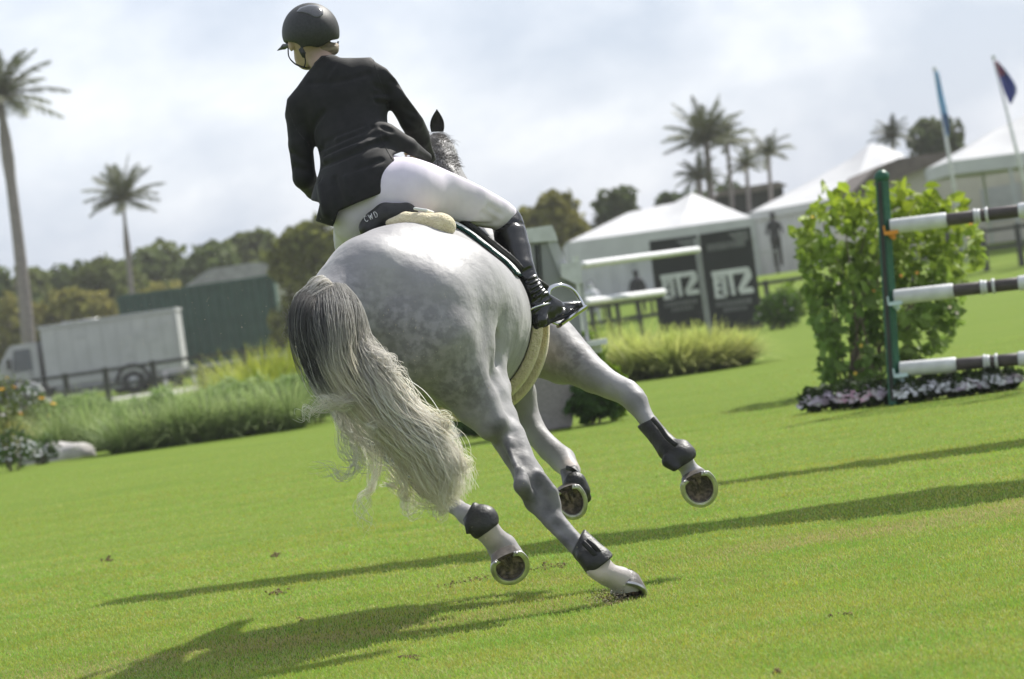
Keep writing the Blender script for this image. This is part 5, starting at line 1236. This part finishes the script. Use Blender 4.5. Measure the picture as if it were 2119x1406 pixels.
# left dark bank of hair falling from the dock
sheets.append(hair_sheet([(668, 606, 12.46, 24), (642, 640, 12.28, 34), (640, 690, 12.22, 38), (660, 745, 12.2, 42), (690, 800, 12.18, 44), (728, 846, 12.18, 34)], 1300, 1, GR, LG, t_dark=darkleft, len_lo=.6, fray=.12, curl=.003, thick=.05, clumps=18))
# main body of the tail sweeping right
sheets.append(hair_sheet([(688, 604, 12.46, 26), (692, 640, 12.28, 46), (698, 690, 12.2, 52), (708, 745, 12.16, 42), (744, 806, 12.14, 38), (798, 866, 12.12, 35), (858, 928, 12.1, 31), (908, 990, 12.1, 27), (938, 1044, 12.1, 15)], 2300, 2, (.64, .63, .61), CRM, seg=38, len_lo=.62, fray=.30, curl=.012, thick=.09, clumps=70, t_dark=darkcore))
sheets.append(hair_sheet([(700, 606, 12.46, 20), (722, 640, 12.3, 22), (735, 700, 12.24, 26), (762, 755, 12.18, 34), (800, 815, 12.12, 42), (840, 865, 12.1, 38), (892, 915, 12.08, 36), (932, 966, 12.08, 28), (948, 1020, 12.1, 22)], 1500, 3, (.68, .67, .65), WHT, seg=36, len_lo=.5, fray=.36, curl=.015, thick=.08, clumps=60))
# lower left ragged veil
sheets.append(hair_sheet([(735, 800, 12.15, 36), (778, 860, 12.14, 44), (826, 920, 12.12, 46), (868, 975, 12.12, 44), (912, 1030, 12.14, 26)], 380, 4, LG, CRM, len_lo=.45, fray=.3, curl=.014, clumps=22))
sheets.append(hair_sheet([(700, 790, 12.2, 26), (712, 850, 12.2, 26), (742, 905, 12.2, 32), (775, 950, 12.2, 36), (806, 1000, 12.22, 32)], 200, 5, LG, WHT, len_lo=.35, fray=.5, curl=.02, wid=.0007, clumps=12))
# tufts
sheets.append(hair_sheet([(690, 600, 12.43, 30), (672, 612, 12.36, 38), (655, 640, 12.3, 40), (650, 690, 12.25, 36)], 900, 6, (.92, .9, .87), (.7, .69, .67), len_lo=.4, fray=.4, curl=.004, clumps=40))
for k_, (gd, n_, sd_, t1) in enumerate([
    ([(735, 700, 12.22, 12), (770, 725, 12.15, 13), (800, 740, 12.12, 9), (822, 762, 12.1, 6), (826, 778, 12.1, 2)], 90, 11, LG),
    ([(735, 730, 12.22, 12), (775, 760, 12.15, 14), (815, 770, 12.12, 8), (828, 790, 12.1, 3)], 80, 12, LG),
    ([(810, 818, 12.1, 12), (760, 822, 12.08, 10), (710, 836, 12.06, 6), (665, 836, 12.05, 4), (628, 846, 12.04, 7)], 150, 13, WHT),
    ([(700, 838, 12.06, 5), (655, 848, 12.05, 3), (632, 856, 12.04, 3), (610, 872, 12.04, 2)], 40, 14, WHT),
    ([(800, 840, 12.1, 12), (778, 870, 12.06, 10), (775, 890, 12.04, 7), (752, 908, 12.04, 4)], 80, 15, WHT),
    ([(775, 920, 12.14, 16), (778, 965, 12.12, 8), (768, 1005, 12.1, 5), (752, 1030, 12.1, 4), (752, 1070, 12.1, 3), (765, 1112, 12.1, 2)], 90, 16, CRM),
    ([(730, 880, 12.2, 12), (735, 930, 12.2, 10), (738, 965, 12.2, 6), (708, 985, 12.2, 4), (680, 975, 12.2, 4), (640, 955, 12.2, 3)], 46, 17, LG),
    ([(705, 880, 12.2, 8), (705, 930, 12.2, 4), (740, 960, 12.2, 5), (770, 930, 12.2, 3)], 24, 18, LG),
    ([(820, 960, 12.12, 14), (838, 1005, 12.1, 8), (835, 1030, 12.1, 5), (852, 1052, 12.1, 8), (880, 1060, 12.1, 5)], 110, 19, CRM),
    ([(850, 990, 12.12, 22), (895, 1030, 12.1, 16), (915, 1058, 12.1, 6), (930, 1064, 12.1, 3)], 160, 20, CRM),
    ([(800, 990, 12.12, 14), (815, 1005, 12.1, 6), (806, 1018, 12.1, 5)], 50, 21, CRM),
    ([(860, 870, 12.1, 20), (915, 880, 12.08, 14), (925, 905, 12.08, 7)], 150, 22, CRM),
    ([(915, 950, 12.1, 20), (955, 960, 12.08, 14), (965, 985, 12.08, 8)], 160, 23, CRM),
    ([(640, 640, 12.3, 16), (612, 660, 12.28, 8), (600, 690, 12.27, 5), (596, 712, 12.27, 2)], 70, 24, GR),
    ([(615, 640, 12.3, 10), (606, 655, 12.28, 5), (590, 668, 12.27, 2)], 25, 25, GR),
]):
    sheets.append(hair_sheet([(a_, b_, c_, d_ * 1.5 + 2) for a_, b_, c_, d_ in gd], int(n_ * .55), sd_, t1, t1, seg=26, len_lo=.45, fray=.7, curl=.011, thick=.03, wid=.0008, clumps=9))
tail = None; mb = MB()
for pth, wd, T in sheets:
    o_ = strands(pth, wd, T)
    mb.add(np.concatenate(o_.V), o_.F[0], np.concatenate(o_.T))
tail = mb.build('tail', M_hair, horse, True); tail['label'] = 'flying tail, dark grey at the top and cream below'
# mane: short crest fluff
r = np.random.default_rng(5); n_ = 5200
cr_ = smoothpath([(905, 280, 14.80), (932, 305, 14.68), (942, 350, 14.55), (945, 395, 14.42), (945, 440, 14.3)], 60)
i_ = r.integers(0, 60, n_); c = np.array([P(*q) for q in cr_])[i_]
off = r.uniform(-1, .15, n_)
root = c + np.outer(off * 54 * mpp(14.5), CR) - np.outer((1 - off ** 2).clip(0) * .055 + .01, CF) + r.normal(0, .006, (n_, 3))
d_ = np.outer(.4 + .7 * off.clip(-.8, 1), CR) + np.outer(r.uniform(-.1, .9, n_), CU) - np.outer(r.uniform(.2, .7, n_), CF) + r.normal(0, .18, (n_, 3))
d_ /= np.linalg.norm(d_, axis=1)[:, None]
t = np.linspace(0, 1, 6)[None, :, None]; ln = r.uniform(.008, .018, (n_, 1, 1))
cl = np.sin(root[:, 2:3] * 55 + root[:, :1] * 30)[:, :, None]
pth = root[:, None] + d_[:, None] * t * ln + np.array([0, 0, -1.0]) * (t ** 2) * ln * .5 + CR * (cl * .012 * t)
mm_ = strands(pth, np.full((n_, 6), .0008) * (1 - .6 * t[..., 0]), np.broadcast_to((np.array([.25, .24, .235]) * r.uniform(.55, 1.7, (n_, 1)))[:, None], (n_, 6, 3)))
mm_.build('mane', M_hair, horse, True)
# ================================================================== TACK
M_black = mat('black_saddle_leather', (.012, .012, .012), (.022, .021, .02), 40, .42, .2, 200, spec=.4)
M_fleece = mat('cream_fleece', (.78, .68, .46), (.66, .56, .36), 45, .95, .9, 130, bdist=.012, sheen=.4)
M_pad = mat('white_quilt', (.72, .73, .71), (.64, .65, .63), 20, .9, .5, 70)
M_teal = mat('dark_green_piping', (.005, .05, .045), (.008, .06, .05), 30, .5)
bf = Field((-1.35, 12.2, 0.02), (1.25, 15.7, 2.35), 0.0095); bf.D = TRUNK                                            # the horse's own surface carries the tack
Om = P(905, 560, 13.9)
def shell_mesh(name, m_, parent, off, thick, tests, h=.007, lo=None, hi=None, label=None, it=2):
    f = Field(lo, hi, h); X, Y, Z = f.grid()
    v = np.stack([X.ravel(), Y.ravel(), Z.ravel()], 1).astype(float)
    d = sample(bf, v).reshape(X.shape)
    f.D = np.maximum(d - (off + thick), (off) - d).astype(np.float32)
    rel = v - Om; a = (rel @ FWD).reshape(X.shape); b_ = (rel @ LAT).reshape(X.shape); c_ = (rel @ UPV).reshape(X.shape)
    f.inter(tests(a, b_, c_).astype(np.float32), .008)
    V_, Q_ = f.mesh(it); mb = MB(); mb.add(V_, Q_); o = mb.build(name, m_, parent, True)
    if label: o['label'] = label
    return o
LO = (-.9, 13.2, .45); HI = (.75, 15.0, 2.0)
def fpix(px, py, Y):
    q = P(px, py, Y + YO) - Om; return (round(float(q @ FWD), 3), round(float(q @ LAT), 3), round(float(q @ UPV), 3))
print('FRAME pad rear', fpix(940, 482, 13.1), fpix(1060, 562, 13.35), 'girth', fpix(1110, 690, 13.7), 'dock', fpix(690, 600, 12.45), 'withers', fpix(925, 455, 13.9))
_o = P(905, 600, 13.9)
pad_ = thing('saddle_pad', 'white quilted saddle pad with dark green edging under the saddle flap', 'saddle pad', (_o[0], _o[1], 0))
padf = lambda a, b_, c_: np.maximum(np.maximum(-.30 - a + .25 * np.clip(.22 - c_, 0, 1), a - .26), -.16 - c_)
shell_mesh('quilt', M_pad, pad_, .004, .014, padf, lo=LO, hi=HI)
pip = lambda a, b_, c_: np.maximum(np.abs(padf(a, b_, c_)) - .0035, -.9 - c_)
shell_mesh('piping', M_teal, pad_, .002, .020, pip, h=.006, lo=LO, hi=HI, it=1)
saddle = thing('saddle', 'black jumping saddle with a lettered cantle on the grey horse', 'saddle', (_o[0], _o[1], 0))
flap = lambda a, b_, c_: np.maximum(np.maximum(-.15 - a + .25 * np.clip(.22 - c_, 0, 1), a - .24 - .3 * np.clip(.1 - c_, 0, .3)), -.14 - c_)
shell_mesh('flap', M_black, saddle, .018, .026, flap, lo=LO, hi=HI)
# girth: a dark strap with a fleece lining rolled over both edges
gir = lambda a0, w_, tp_=.17: (lambda a, b_, c_: np.maximum(np.abs(a + .04 * c_ - a0) - w_, c_ + tp_))
shell_mesh('girth', M_black, saddle, .004, .022, gir(.06, .06), lo=LO, hi=HI)
shell_mesh('girth_lining', M_fleece, saddle, .003, .046, gir(-.02, .050, .36), lo=LO, hi=HI)
shell_mesh('girth_lining', M_fleece, saddle, .003, .066, gir(.135, .030, .36), lo=LO, hi=HI)
half = thing('half_pad', 'cream sheepskin half pad rolled out behind the saddle', 'half pad', (_o[0], _o[1], 0))
skin('fleece', [[(806, 462, 13.04, 9), (840, 456, 13.02, 17), (875, 460, 13.0, 20), (905, 466, 13.0, 22), (922, 470, 13.0, 20)],
                [(915, 466, 13.0, 22), (905, 470, 13.4, 24)], [(820, 470, 13.1, 16), (820, 470, 13.5, 24)]], M_fleece, half, .006, .03, 1)
skin('cantle', [[(778, 458, 13.08, 24), (798, 446, 13.08, 26), (840, 440, 13.1, 20), (862, 440, 13.16, 12)], [(762, 472, 13.06, 20), (762, 468, 13.2, 16)]], M_black, saddle, .005, .025)
skin('seat', [[(815, 440, 13.15, 26), (835, 452, 13.35, 34), (860, 445, 13.6, 34), (885, 415, 13.85, 28), (892, 395, 13.95, 16)], [(780, 455, 13.2, 22), (800, 462, 13.4, 30)]], M_black, saddle, .007, .04)
skin('binding', [[(858, 432, 13.0, 3.2), (882, 436, 13.0, 3.5), (896, 440, 13.05, 3)]], M_pad, saddle, .003, .01)
# lettering on the cantle
M_letter = mat('silver_lettering', (.75, .75, .75), (.6, .6, .6), 40, .4, metal=.2)
def glyph(mb, strokes, o, ux, uy, h, th=.0016):
    for s_ in strokes:
        pts = smoothpath(s_, max(8, 6 * len(s_))) if len(s_) > 2 else np.array(s_, float)
        mb.tube([o + ux * (p[0] * h) + uy * (p[1] * h) for p in pts], th, 6)
GC = [[(.62, .85), (.35, 1), (.05, .75), (.05, .25), (.35, 0), (.62, .15)]]
GW = [[(0, 1), (.2, 0)], [(.2, 0), (.4, .8)], [(.4, .8), (.6, 0)], [(.6, 0), (.8, 1)]]
GD = [[(.05, 1), (.05, 0)], [(.05, 1), (.4, .95), (.62, .5), (.4, .05), (.05, 0)]]
mb = MB(); ang = math.radians(24); ux = CR * math.cos(ang) + CU * math.sin(ang); uy = -CR * math.sin(ang) + CU * math.cos(ang)
def onto(f_chain, px, py):
    """first point of the saddle's cantle met along the sight line"""
    f = Field(P(px, py, 13.2) - .15, P(px, py, 13.2) + .35, .006)
    for c in f_chain: f.chain(c, .025, YO)
    for Y in np.arange(13.1, 13.7, .002):
        q = P(px, py, Y)
        if sample(f, q[None])[0] < 0: return q
    return P(px, py, 13.3)
CANT = [[(778, 458, 13.08, 24), (798, 446, 13.08, 26), (840, 440, 13.1, 20)], [(762, 472, 13.06, 20), (762, 468, 13.2, 16)]]
hgt = 12 * mpp(13.4)
for g_, (px, py) in ((GC, (757, 460)), (GW, (766, 456)), (GD, (777, 451))):
    q = onto(CANT, px, py); glyph(mb, g_, q - CF * .001, ux * .8, uy, hgt, .0013)
mb.build('lettering', M_letter, saddle, True)
# stirrup on the rider's right foot
M_chrome = mat('polished_stirrup', (.62, .62, .63), (.5, .5, .5), 12, .12, metal=1.0)
si = thing('stirrup', 'polished stirrup iron round the rider\'s right boot', 'stirrup', (P(1150, 630, 14.1)[0], 14.1, 0))
YS = 13.86
top = [(1134, 612, YS - .04), (1138, 598, YS - .03), (1158, 590, YS), (1180, 596, YS + .03), (1196, 612, YS + .05), (1210, 637, YS + .05)]
mb = MB(); mb.tube([P(*q) for q in smoothpath(top, 26)], .0065, 10, flat=1.6); mb.tube([P(*q) for q in smoothpath([(1134, 612, YS - .04), (1128, 640, YS - .05), (1140, 664, YS - .05), (1156, 672, YS - .04)], 16)], .006, 10); mb.build('frame', M_chrome, si, True)
mb = MB(); a_ = P(1210, 637, YS + .03); b_ = P(1157, 674, YS - .03); mb.tube([a_, b_], .010, 8, flat=3.2, up=CF); mb.build('tread', M_chrome, si)
mb = MB(); mb.tube([P(*q) for q in smoothpath([(1092, 690 - 120, 13.84), (1110, 580, 13.82), (1122, 588, 13.82), (1138, 600, YS - .02)], 12)], .011, 8, flat=.3, up=CF); mb.build('leather', M_black, si, True)
# ================================================================== THE RIDER
pr = P(800, 440, 13.7)
rider = thing('person', 'rider in a black jacket, white breeches and black helmet, seen from behind and leaning left', 'person', (pr[0], pr[1], 0))
M_skin = mat('skin', (.50, .36, .29), (.44, .31, .25), 20, .55, .15, 90, spec=.35)
M_hairb = mat('fair_hair', (.34, .27, .19), (.17, .13, .09), 14, .5, .5, 60, stretch=(1, 1, 6))
M_cloth = mat('black_jacket_cloth', (.0075, .0073, .008), (.013, .0125, .0135), 30, .65, .5, 500, spec=.25, sheen=.05, bdist=.002)
M_breech = mat('white_breeches_cloth', (.66, .61, .69), (.59, .54, .62), 10, .75, .3, 400, spec=.25, bdist=.002)
M_boot = mat('polished_black_boot', (.010, .010, .011), (.016, .016, .017), 14, .26, .25, 60, spec=.5, coat=.15, bdist=.004)
M_helmet = mat('matt_black_shell', (.022, .022, .022), (.032, .032, .032), 90, .55, .3, 700, spec=.4, bdist=.0015)
M_gloss = mat('gloss_black_panel', (.03, .03, .032), (.04, .04, .042), 20, .16, spec=.7, coat=.6)
AR = axes(20, 10, 0)
AH = axes(8, -18, -8)
# skin: head, neck, torso core and hands in one surface
hd = P(640, 78, 13.85)
rf = Field((-1.15, 13.2, 1.35), (.25, 14.75, 2.6), .006)
rf.ell(hd + im(0, .01, .0), AH, (.078, .105, .095), .03)
rf.ell(hd + im(-.012, -.075, .05), AH, (.052, .055, .06), .03)      # jaw
rf.ell(hd + im(-.03, -.02, .105), AH, (.013, .025, .018), .02)      # nose
for s_ in (-1, 1): rf.ell(hd + AH[0] * s_ * .078 + im(0, -.02, 0), AH, (.012, .03, .02), .008)
for s_ in (-1, 1): rf.ell(hd + AH[0] * s_ * .03 + AH[2] * .088 + AH[1] * .0, AH, (.014, .009, .012), .006, sub=True)
rf.ell(hd + AH[2] * .098 - AH[1] * .068, AH, (.022, .006, .01), .008, sub=True)
rf.chain([(650, 98, 13.5, 25), (668, 130, 13.46, 27)], .03, YO)
rf.chain([(705, 200, 13.48, 34), (742, 320, 13.36, 34), (770, 400, 13.4, 34)], .05, YO)
# arms under the sleeves and the two hands holding the reins in front
RS = [(800, 168, 13.46, 14), (850, 247, 13.47, 12), (878, 305, 13.64, 9), (872, 312, 13.8, 9), (862, 318, 13.95, 9)]
LS = [(620, 226, 13.48, 13), (630, 366, 13.46, 12), (662, 400, 13.6, 9), (700, 420, 13.78, 10), (730, 415, 13.9, 9)]
rf.chain(RS, .02, YO); rf.chain(LS, .02, YO)
def hand(f, w_, fwd, side):
    fwd = unit(fwd); s_ = unit(np.cross(fwd, CU)) * side; u_ = np.cross(s_, fwd) * side
    f.ell(w_ + fwd * .035, np.array([s_, u_, fwd]), (.018, .042, .045), .012)
    for j, (o, L_) in enumerate(((.034, .03), (.013, .034), (-.009, .032), (-.03, .026))):
        a = w_ + fwd * .07 + u_ * o; b = a + fwd * L_ * .6 - s_ * .012; c = b - s_ * .028 - fwd * .012; d_ = c - fwd * .024
        f.cone(a, b, .010, .0095, .005); f.cone(b, c, .0095, .009, .004); f.cone(c, d_, .009, .008, .004)
    a = w_ + fwd * .03 + u_ * .04; b = a + fwd * .035 + u_ * .01 - s_ * .02; f.cone(a, b, .011, .010, .006); f.cone(b, b + fwd * .022 - s_ * .01, .010, .008, .005)
wr = P(862, 318, 13.95 + YO); wl = P(730, 415, 13.9 + YO)
hand(rf, wr, im(-.1, -.1, 1), 1); hand(rf, wl, im(.2, 0, 1), -1)
V, Q = rf.mesh(2); mb = MB(); mb.add(V, Q); mb.build('body', M_skin, rider, True)
# eyes' whites are hidden from behind; brows and lips are shaped in the surface above
# hair gathered under the helmet
skin('hair', [[(668, 98, 13.46, 17), (688, 100, 13.46, 11), (694, 96, 13.5, 8)], [(650, 106, 13.46, 12), (690, 104, 13.46, 9)]], M_hairb, rider, .004, .02)
# --- helmet
hel = Field(P(640, 70, 13.85) - .24, P(640, 70, 13.85) + .24, .0045)
hc = P(643, 68, 13.85)
hel.ell(hc, AH, (.116, .122, .142), .02)
hel.chain([(628, 112, 13.42, 18), (632, 128, 13.42, 11)], .03, YO)        # nape harness cover
hel.ell(hd + im(-.005, -.045, .0), AH, (.092, .085, .11), .02, sub=True)
hel.poly([(575, 50), (590, 0), (640, -20), (720, 0), (730, 60), (707, 88), (702, 81), (685, 84), (668, 95), (648, 108), (636, 122), (626, 122), (618, 108), (608, 100), (596, 98), (584, 98)], .008, 13.85)
V, Q = hel.mesh(2); mb = MB(); mb.add(V, Q); helmet = mb.build('helmet', M_helmet, rider, True)
skin('peak', [[(604, 92, 13.52, 6), (588, 97, 13.62, 5), (574, 105, 13.66, 1.5)], [(604, 90, 13.55, 6), (600, 92, 13.72, 5), (585, 100, 13.74, 2)], [(588, 97, 13.62, 4), (600, 92, 13.72, 4)]], M_helmet, helmet, .003, .012)
gp = Field(hc - .2, hc + .2, .004); gp.ell(hc + AH[1] * .0035, AH, (.117, .123, .143), .02)
gp.poly([(612, 26), (620, 16), (640, 10), (658, 12), (668, 20), (670, 30), (664, 36), (652, 38), (640, 31), (625, 27)], .006, 13.85)
V, Q = gp.mesh(2); mb = MB(); mb.add(V, Q); mb.build('vent_panel', M_gloss, helmet, True)
for pts in ([(596, 98, 13.84), (598, 118, 13.84), (610, 132, 13.8), (628, 140, 13.76)], [(630, 112, 13.77), (632, 130, 13.76), (628, 142, 13.76)], [(628, 140, 13.76), (642, 140, 13.9), (660, 118, 13.98)], [(700, 86, 13.85), (696, 100, 13.86), (690, 108, 13.85)]):
    mb = MB(); mb.tube(smoothpath([P(*q) for q in pts], 14), .0045, 8, flat=.6); mb.build('strap', M_strap, helmet, True)
# --- jacket
jf = Field((-1.25, 13.25, 1.2), (.3, 14.6, 2.3), .0058)
jc = lambda pts, k=.03, sub=False: jf.chain(pts, k, YO, sub)
je = lambda px, py, Y, r, k=.05: jf.ell(P(px, py, Y + YO), AR, r, k)
je(700, 195, 13.45, (.205, .15, .125)); je(715, 235, 13.42, (.175, .15, .125)); je(732, 290, 13.36, (.150, .13, .115))
je(742, 320, 13.32, (.148, .10, .115)); je(752, 372, 13.28, (.185, .15, .150), .06); je(745, 420, 13.26, (.21, .16, .17), .06)
jc([(672, 132, 13.42, 28), (690, 150, 13.42, 40)], .04)                 # collar stand
jc([(762, 150, 13.44, 32), (800, 168, 13.44, 30)], .05)                 # right shoulder
jc([(640, 205, 13.44, 32), (620, 225, 13.44, 27)], .05)
jc([(802, 165, 13.44, 31), (828, 205, 13.42, 27), (852, 250, 13.44, 25), (868, 285, 13.54, 23), (884, 316, 13.66, 17), (893, 330, 13.74, 14)], .03)
jc([(618, 222, 13.44, 28), (622, 300, 13.42, 25), (630, 368, 13.42, 24), (650, 394, 13.54, 19), (690, 412, 13.74, 15)], .03)
jc([(800, 282, 13.28, 26), (842, 306, 13.32, 22), (884, 326, 13.46, 10)], .04); jc([(805, 305, 13.5, 22), (845, 312, 13.6, 16), (880, 326, 13.66, 10)], .03)   # right front skirt blown back
# folds
FS = [([(655, 330, 5), (720, 300, 6), (792, 276, 5)], .7), ([(664, 346, 5), (730, 318, 5), (800, 290, 4)], .7), ([(660, 312, 4), (715, 284, 5), (770, 262, 4)], .7),
      ([(668, 296, 4), (715, 276, 4), (752, 262, 3)], .8), ([(778, 178, 4), (800, 186, 4)], .8), ([(774, 196, 4), (803, 196, 3)], .8), ([(780, 210, 4), (806, 214, 3)], .8),
      ([(670, 232, 4), (648, 262, 5), (644, 300, 4)], .8), ([(836, 224, 4), (860, 234, 4)], .9), ([(842, 246, 3), (870, 262, 3)], .9), ([(602, 318, 4), (638, 335, 4)], .9),
      ([(606, 346, 4), (640, 354, 4)], .9), ([(690, 370, 7), (700, 410, 9), (708, 446, 9)], .75), ([(735, 350, 4), (790, 330, 4)], .8), ([(640, 172, 4), (700, 168, 4), (765, 152, 4)], .95),
      ([(760, 300, 4), (795, 286, 4)], .7), ([(790, 262, 4), (812, 270, 4)], .7), ([(672, 160, 4), (690, 134, 4)], .9), ([(812, 168, 4), (836, 178, 4)], .9)]
for g_, o_ in FS: jf.fold(g_, .014, True, o_)
for g_ in ([(658, 338, 6), (725, 309, 6), (796, 283, 5)], [(700, 290, 5), (760, 268, 5)], [(664, 380, 8), (676, 440, 10)], [(720, 370, 8), (734, 430, 9)], [(800, 205, 5), (780, 204, 4)]): jf.fold(g_, .016, False, .45)
# hollow skirt, then the outline
jf.chain([(768, 430, 13.28, 62), (748, 455, 13.26, 70), (740, 520, 13.26, 90)], .01, YO, True)
jf.poly([(636, 150), (655, 128), (668, 118), (690, 113), (705, 120), (740, 120), (768, 119), (776, 128), (800, 142), (820, 165), (840, 198), (858, 222), (875, 245), (888, 272), (893, 300), (903, 330), (893, 340), (880, 334), (850, 322), (832, 314), (812, 322), (822, 340), (842, 372), (790, 400), (740, 420), (700, 438), (690, 470), (653, 458), (662, 420), (640, 414), (612, 394), (603, 370), (595, 320), (588, 245), (594, 205), (615, 180)], .004, 13.7)
jf.chain([(652, 322, 13.4, 4), (660, 350, 13.4, 6), (658, 376, 13.4, 7)], .006, YO, True); jf.chain([(652, 322, 13.2, 4), (660, 350, 13.2, 6), (658, 376, 13.2, 7)], .006, YO, True)
jf.chain([(811, 244, 13.4, 3), (822, 262, 13.4, 6), (834, 282, 13.4, 3)], .006, YO, True); jf.chain([(811, 244, 13.2, 3), (822, 262, 13.2, 6), (834, 282, 13.2, 3)], .006, YO, True); jf.chain([(811, 244, 13.6, 3), (822, 262, 13.6, 6), (834, 282, 13.6, 3)], .006, YO, True)
V, Q = jf.mesh(1); mb = MB(); mb.add(V, Q); jacket = mb.build('jacket', M_cloth, rider, True)
skin('collar', [[(655, 134, 13.40, 6), (668, 122, 13.39, 6), (688, 118, 13.40, 5)], [(652, 140, 13.42, 5), (690, 120, 13.44, 4)]], M_cloth, jacket, .004, .02)
def seam(pts, Y0):
    mb = MB(); path = []
    for x, y in smoothpath([(a_, b_) for a_, b_ in pts], 40):
        for Y in np.arange(13.2, 14.2, .003):
            q = P(x, y, Y)
            if sample(jf, q[None])[0] < .0005: path.append(q); break
    if len(path) > 5: mb.tube(path, .0016, 6); mb.build('seam', M_strap, jacket, True)
seam([(772, 122), (780, 150), (795, 190), (804, 225)], 0); seam([(594, 208), (600, 235), (615, 270), (640, 300)], 0); seam([(786, 272), (795, 300), (815, 335), (838, 368)], 0)
skin('cuff', [[(890, 333, 13.74, 6), (896, 331, 13.8, 5)]], M_breech, rider, .004, .01)
# --- breeches
bq = Field((-1.0, 13.15, 1.05), (.35, 14.6, 2.1), .006)
bq.ell(P(752, 432, 13.62), AR, (.155, .12, .13), .05)
bq.chain([(812, 404, 13.26, 84), (850, 400, 13.24, 74), (905, 396, 13.32, 59), (965, 414, 13.42, 50), (1015, 436, 13.54, 40), (1046, 452, 13.62, 34)], .04, YO)
bq.chain([(1046, 452, 13.62, 31), (1056, 475, 13.6, 24), (1064, 510, 13.56, 20)], .03, YO)
bq.chain([(742, 455, 13.30, 52), (732, 478, 13.5, 48), (735, 520, 13.75, 40), (742, 560, 14.0, 33), (748, 600, 13.98, 28)], .04, YO)
bq.poly([(690, 440), (720, 400), (790, 330), (815, 318), (850, 324), (890, 337), (930, 355), (965, 371), (1000, 388), (1030, 405), (1052, 418), (1066, 430), (1074, 448), (1078, 470), (1090, 540), (1040, 540), (1020, 474), (985, 470), (940, 464), (905, 458), (880, 452), (860, 470), (860, 540), (800, 660), (690, 640)], .010, 13.75)
for g_ in ([(900, 452, 5), (960, 462, 4), (1015, 466, 4)], [(1000, 440, 4), (1030, 462, 4)], [(1012, 428, 3), (1040, 446, 3)]): bq.fold(g_, .016, True, .85)
V, Q = bq.mesh(2); mb = MB(); mb.add(V, Q); mb.build('breeches', M_breech, rider, True)
# --- boots
B = YO
def boot(shift, lab=None):
    s_ = lambda pts: [(x + shift[0], y + shift[1], Y + shift[2], r_) for x, y, Y, r_ in pts]
    wr_ = []
    def lacing(f):
        if shift[0]: return
        for i in range(6):
            f.fold([(1092 + 4 * i, 578 + 9.5 * i, 2.6), (1106 + 3.4 * i, 574 + 8.6 * i, 3.0), (1118 + 3 * i, 566 + 8 * i, 2.6)], .006, False, -.3, Y0=13.4)
            f.fold([(1092 + 4 * i, 583 + 9.5 * i, 2.0), (1106 + 3.4 * i, 579 + 8.6 * i, 2.2), (1118 + 3 * i, 571 + 8 * i, 2.0)], .006, True, .3, Y0=13.4)
        for g_ in ([(1090, 640, 3), (1112, 622, 3), (1136, 614, 3)], [(1100, 655, 3), (1122, 640, 3), (1142, 622, 3)], [(1034, 470, 4), (1060, 458, 4), (1082, 462, 3)], [(1046, 560, 5), (1075, 566, 4), (1100, 556, 3)]): f.fold(g_, .012, True, .75, Y0=13.4)
    o = skin('boot', [s_([(1050, 462, 13.60, 33), (1057, 490, 13.56, 34), (1067, 520, 13.52, 32), (1080, 556, 13.46, 26), (1096, 592, 13.44, 22), (1108, 630, 13.44, 23), (1112, 655, 13.42, 20)]),
                      s_([(1042, 448, 13.62, 25), (1054, 440, 13.66, 15)]),
                      s_([(1112, 655, 13.42, 22), (1116, 664, 13.40, 17)]),
                      s_([(1108, 642, 13.44, 25), (1132, 646, 13.46, 22), (1162, 643, 13.52, 17), (1188, 636, 13.58, 13), (1197, 633, 13.59, 10)]),
                      s_([(1100, 600, 13.42, 21), (1124, 622, 13.44, 18), (1150, 634, 13.48, 15)])],
             M_boot, rider, .0036, .02, 1, subs=wr_, hold=lacing)
    s2 = skin('sole', [s_([(1112, 676, 13.40, 9), (1128, 668, 13.42, 8)]), s_([(1128, 668, 13.42, 6), (1160, 658, 13.48, 5), (1194, 645, 13.56, 5)])], M_strap, o, .004, .015)
    sp_ = MB(); sp_.tube(smoothpath([P(x + shift[0], y + shift[1], Y + YO + shift[2]) for x, y, Y in ((1088, 656, 13.36), (1100, 640, 13.32), (1120, 632, 13.34), (1138, 628, 13.38))], 14), .004, 8); sp_.build('spur', M_chrome, o, True)
    return o
boot((0, 0, 0))
boot((-315, 130, .45))
# reins from the hands to the bit
M_rein = mat('rein_leather', (.03, .02, .015), (.05, .035, .025), 30, .5)
for w_, e_ in ((wr, (905, 440, 15.42)), (wl, (882, 440, 15.42))):
    mb = MB(); q = w_ + CF * .08; e = P(*e_); mb.tube(smoothpath([q, (q + e) / 2 + np.array([0, 0, -.05]), e], 14), .007, 6, flat=.25)
    tag(mb.build('rein', M_rein, None, True), 'leather rein from the rider\'s %s hand to the horse\'s mouth' % ('right' if e_[0] > 890 else 'left'), 'rein')
# ================================================================== HAZE
mb = MB(); z0, z1 = -1.0, 16.0
c = [(-48, -3), (48, -3), (48, 240), (-48, 240)]
mb.add([[x, y, z0] for x, y in c] + [[x, y, z1] for x, y in c], [[0, 3, 2, 1], [4, 5, 6, 7], [0, 1, 5, 4], [1, 2, 6, 5], [2, 3, 7, 6], [3, 0, 4, 7]])
m = bpy.data.materials.new('haze'); m.use_nodes = True; n = m.node_tree.nodes; n.clear()
o = n.new('ShaderNodeOutputMaterial'); v = n.new('ShaderNodeVolumePrincipled'); v.inputs['Color'].default_value = (.95, .95, .93, 1); v.inputs['Density'].default_value = .00035; v.inputs['Anisotropy'].default_value = .2
m.node_tree.links.new(v.outputs[0], o.inputs['Volume'])
tag(mb.build('haze', m), kind='stuff')
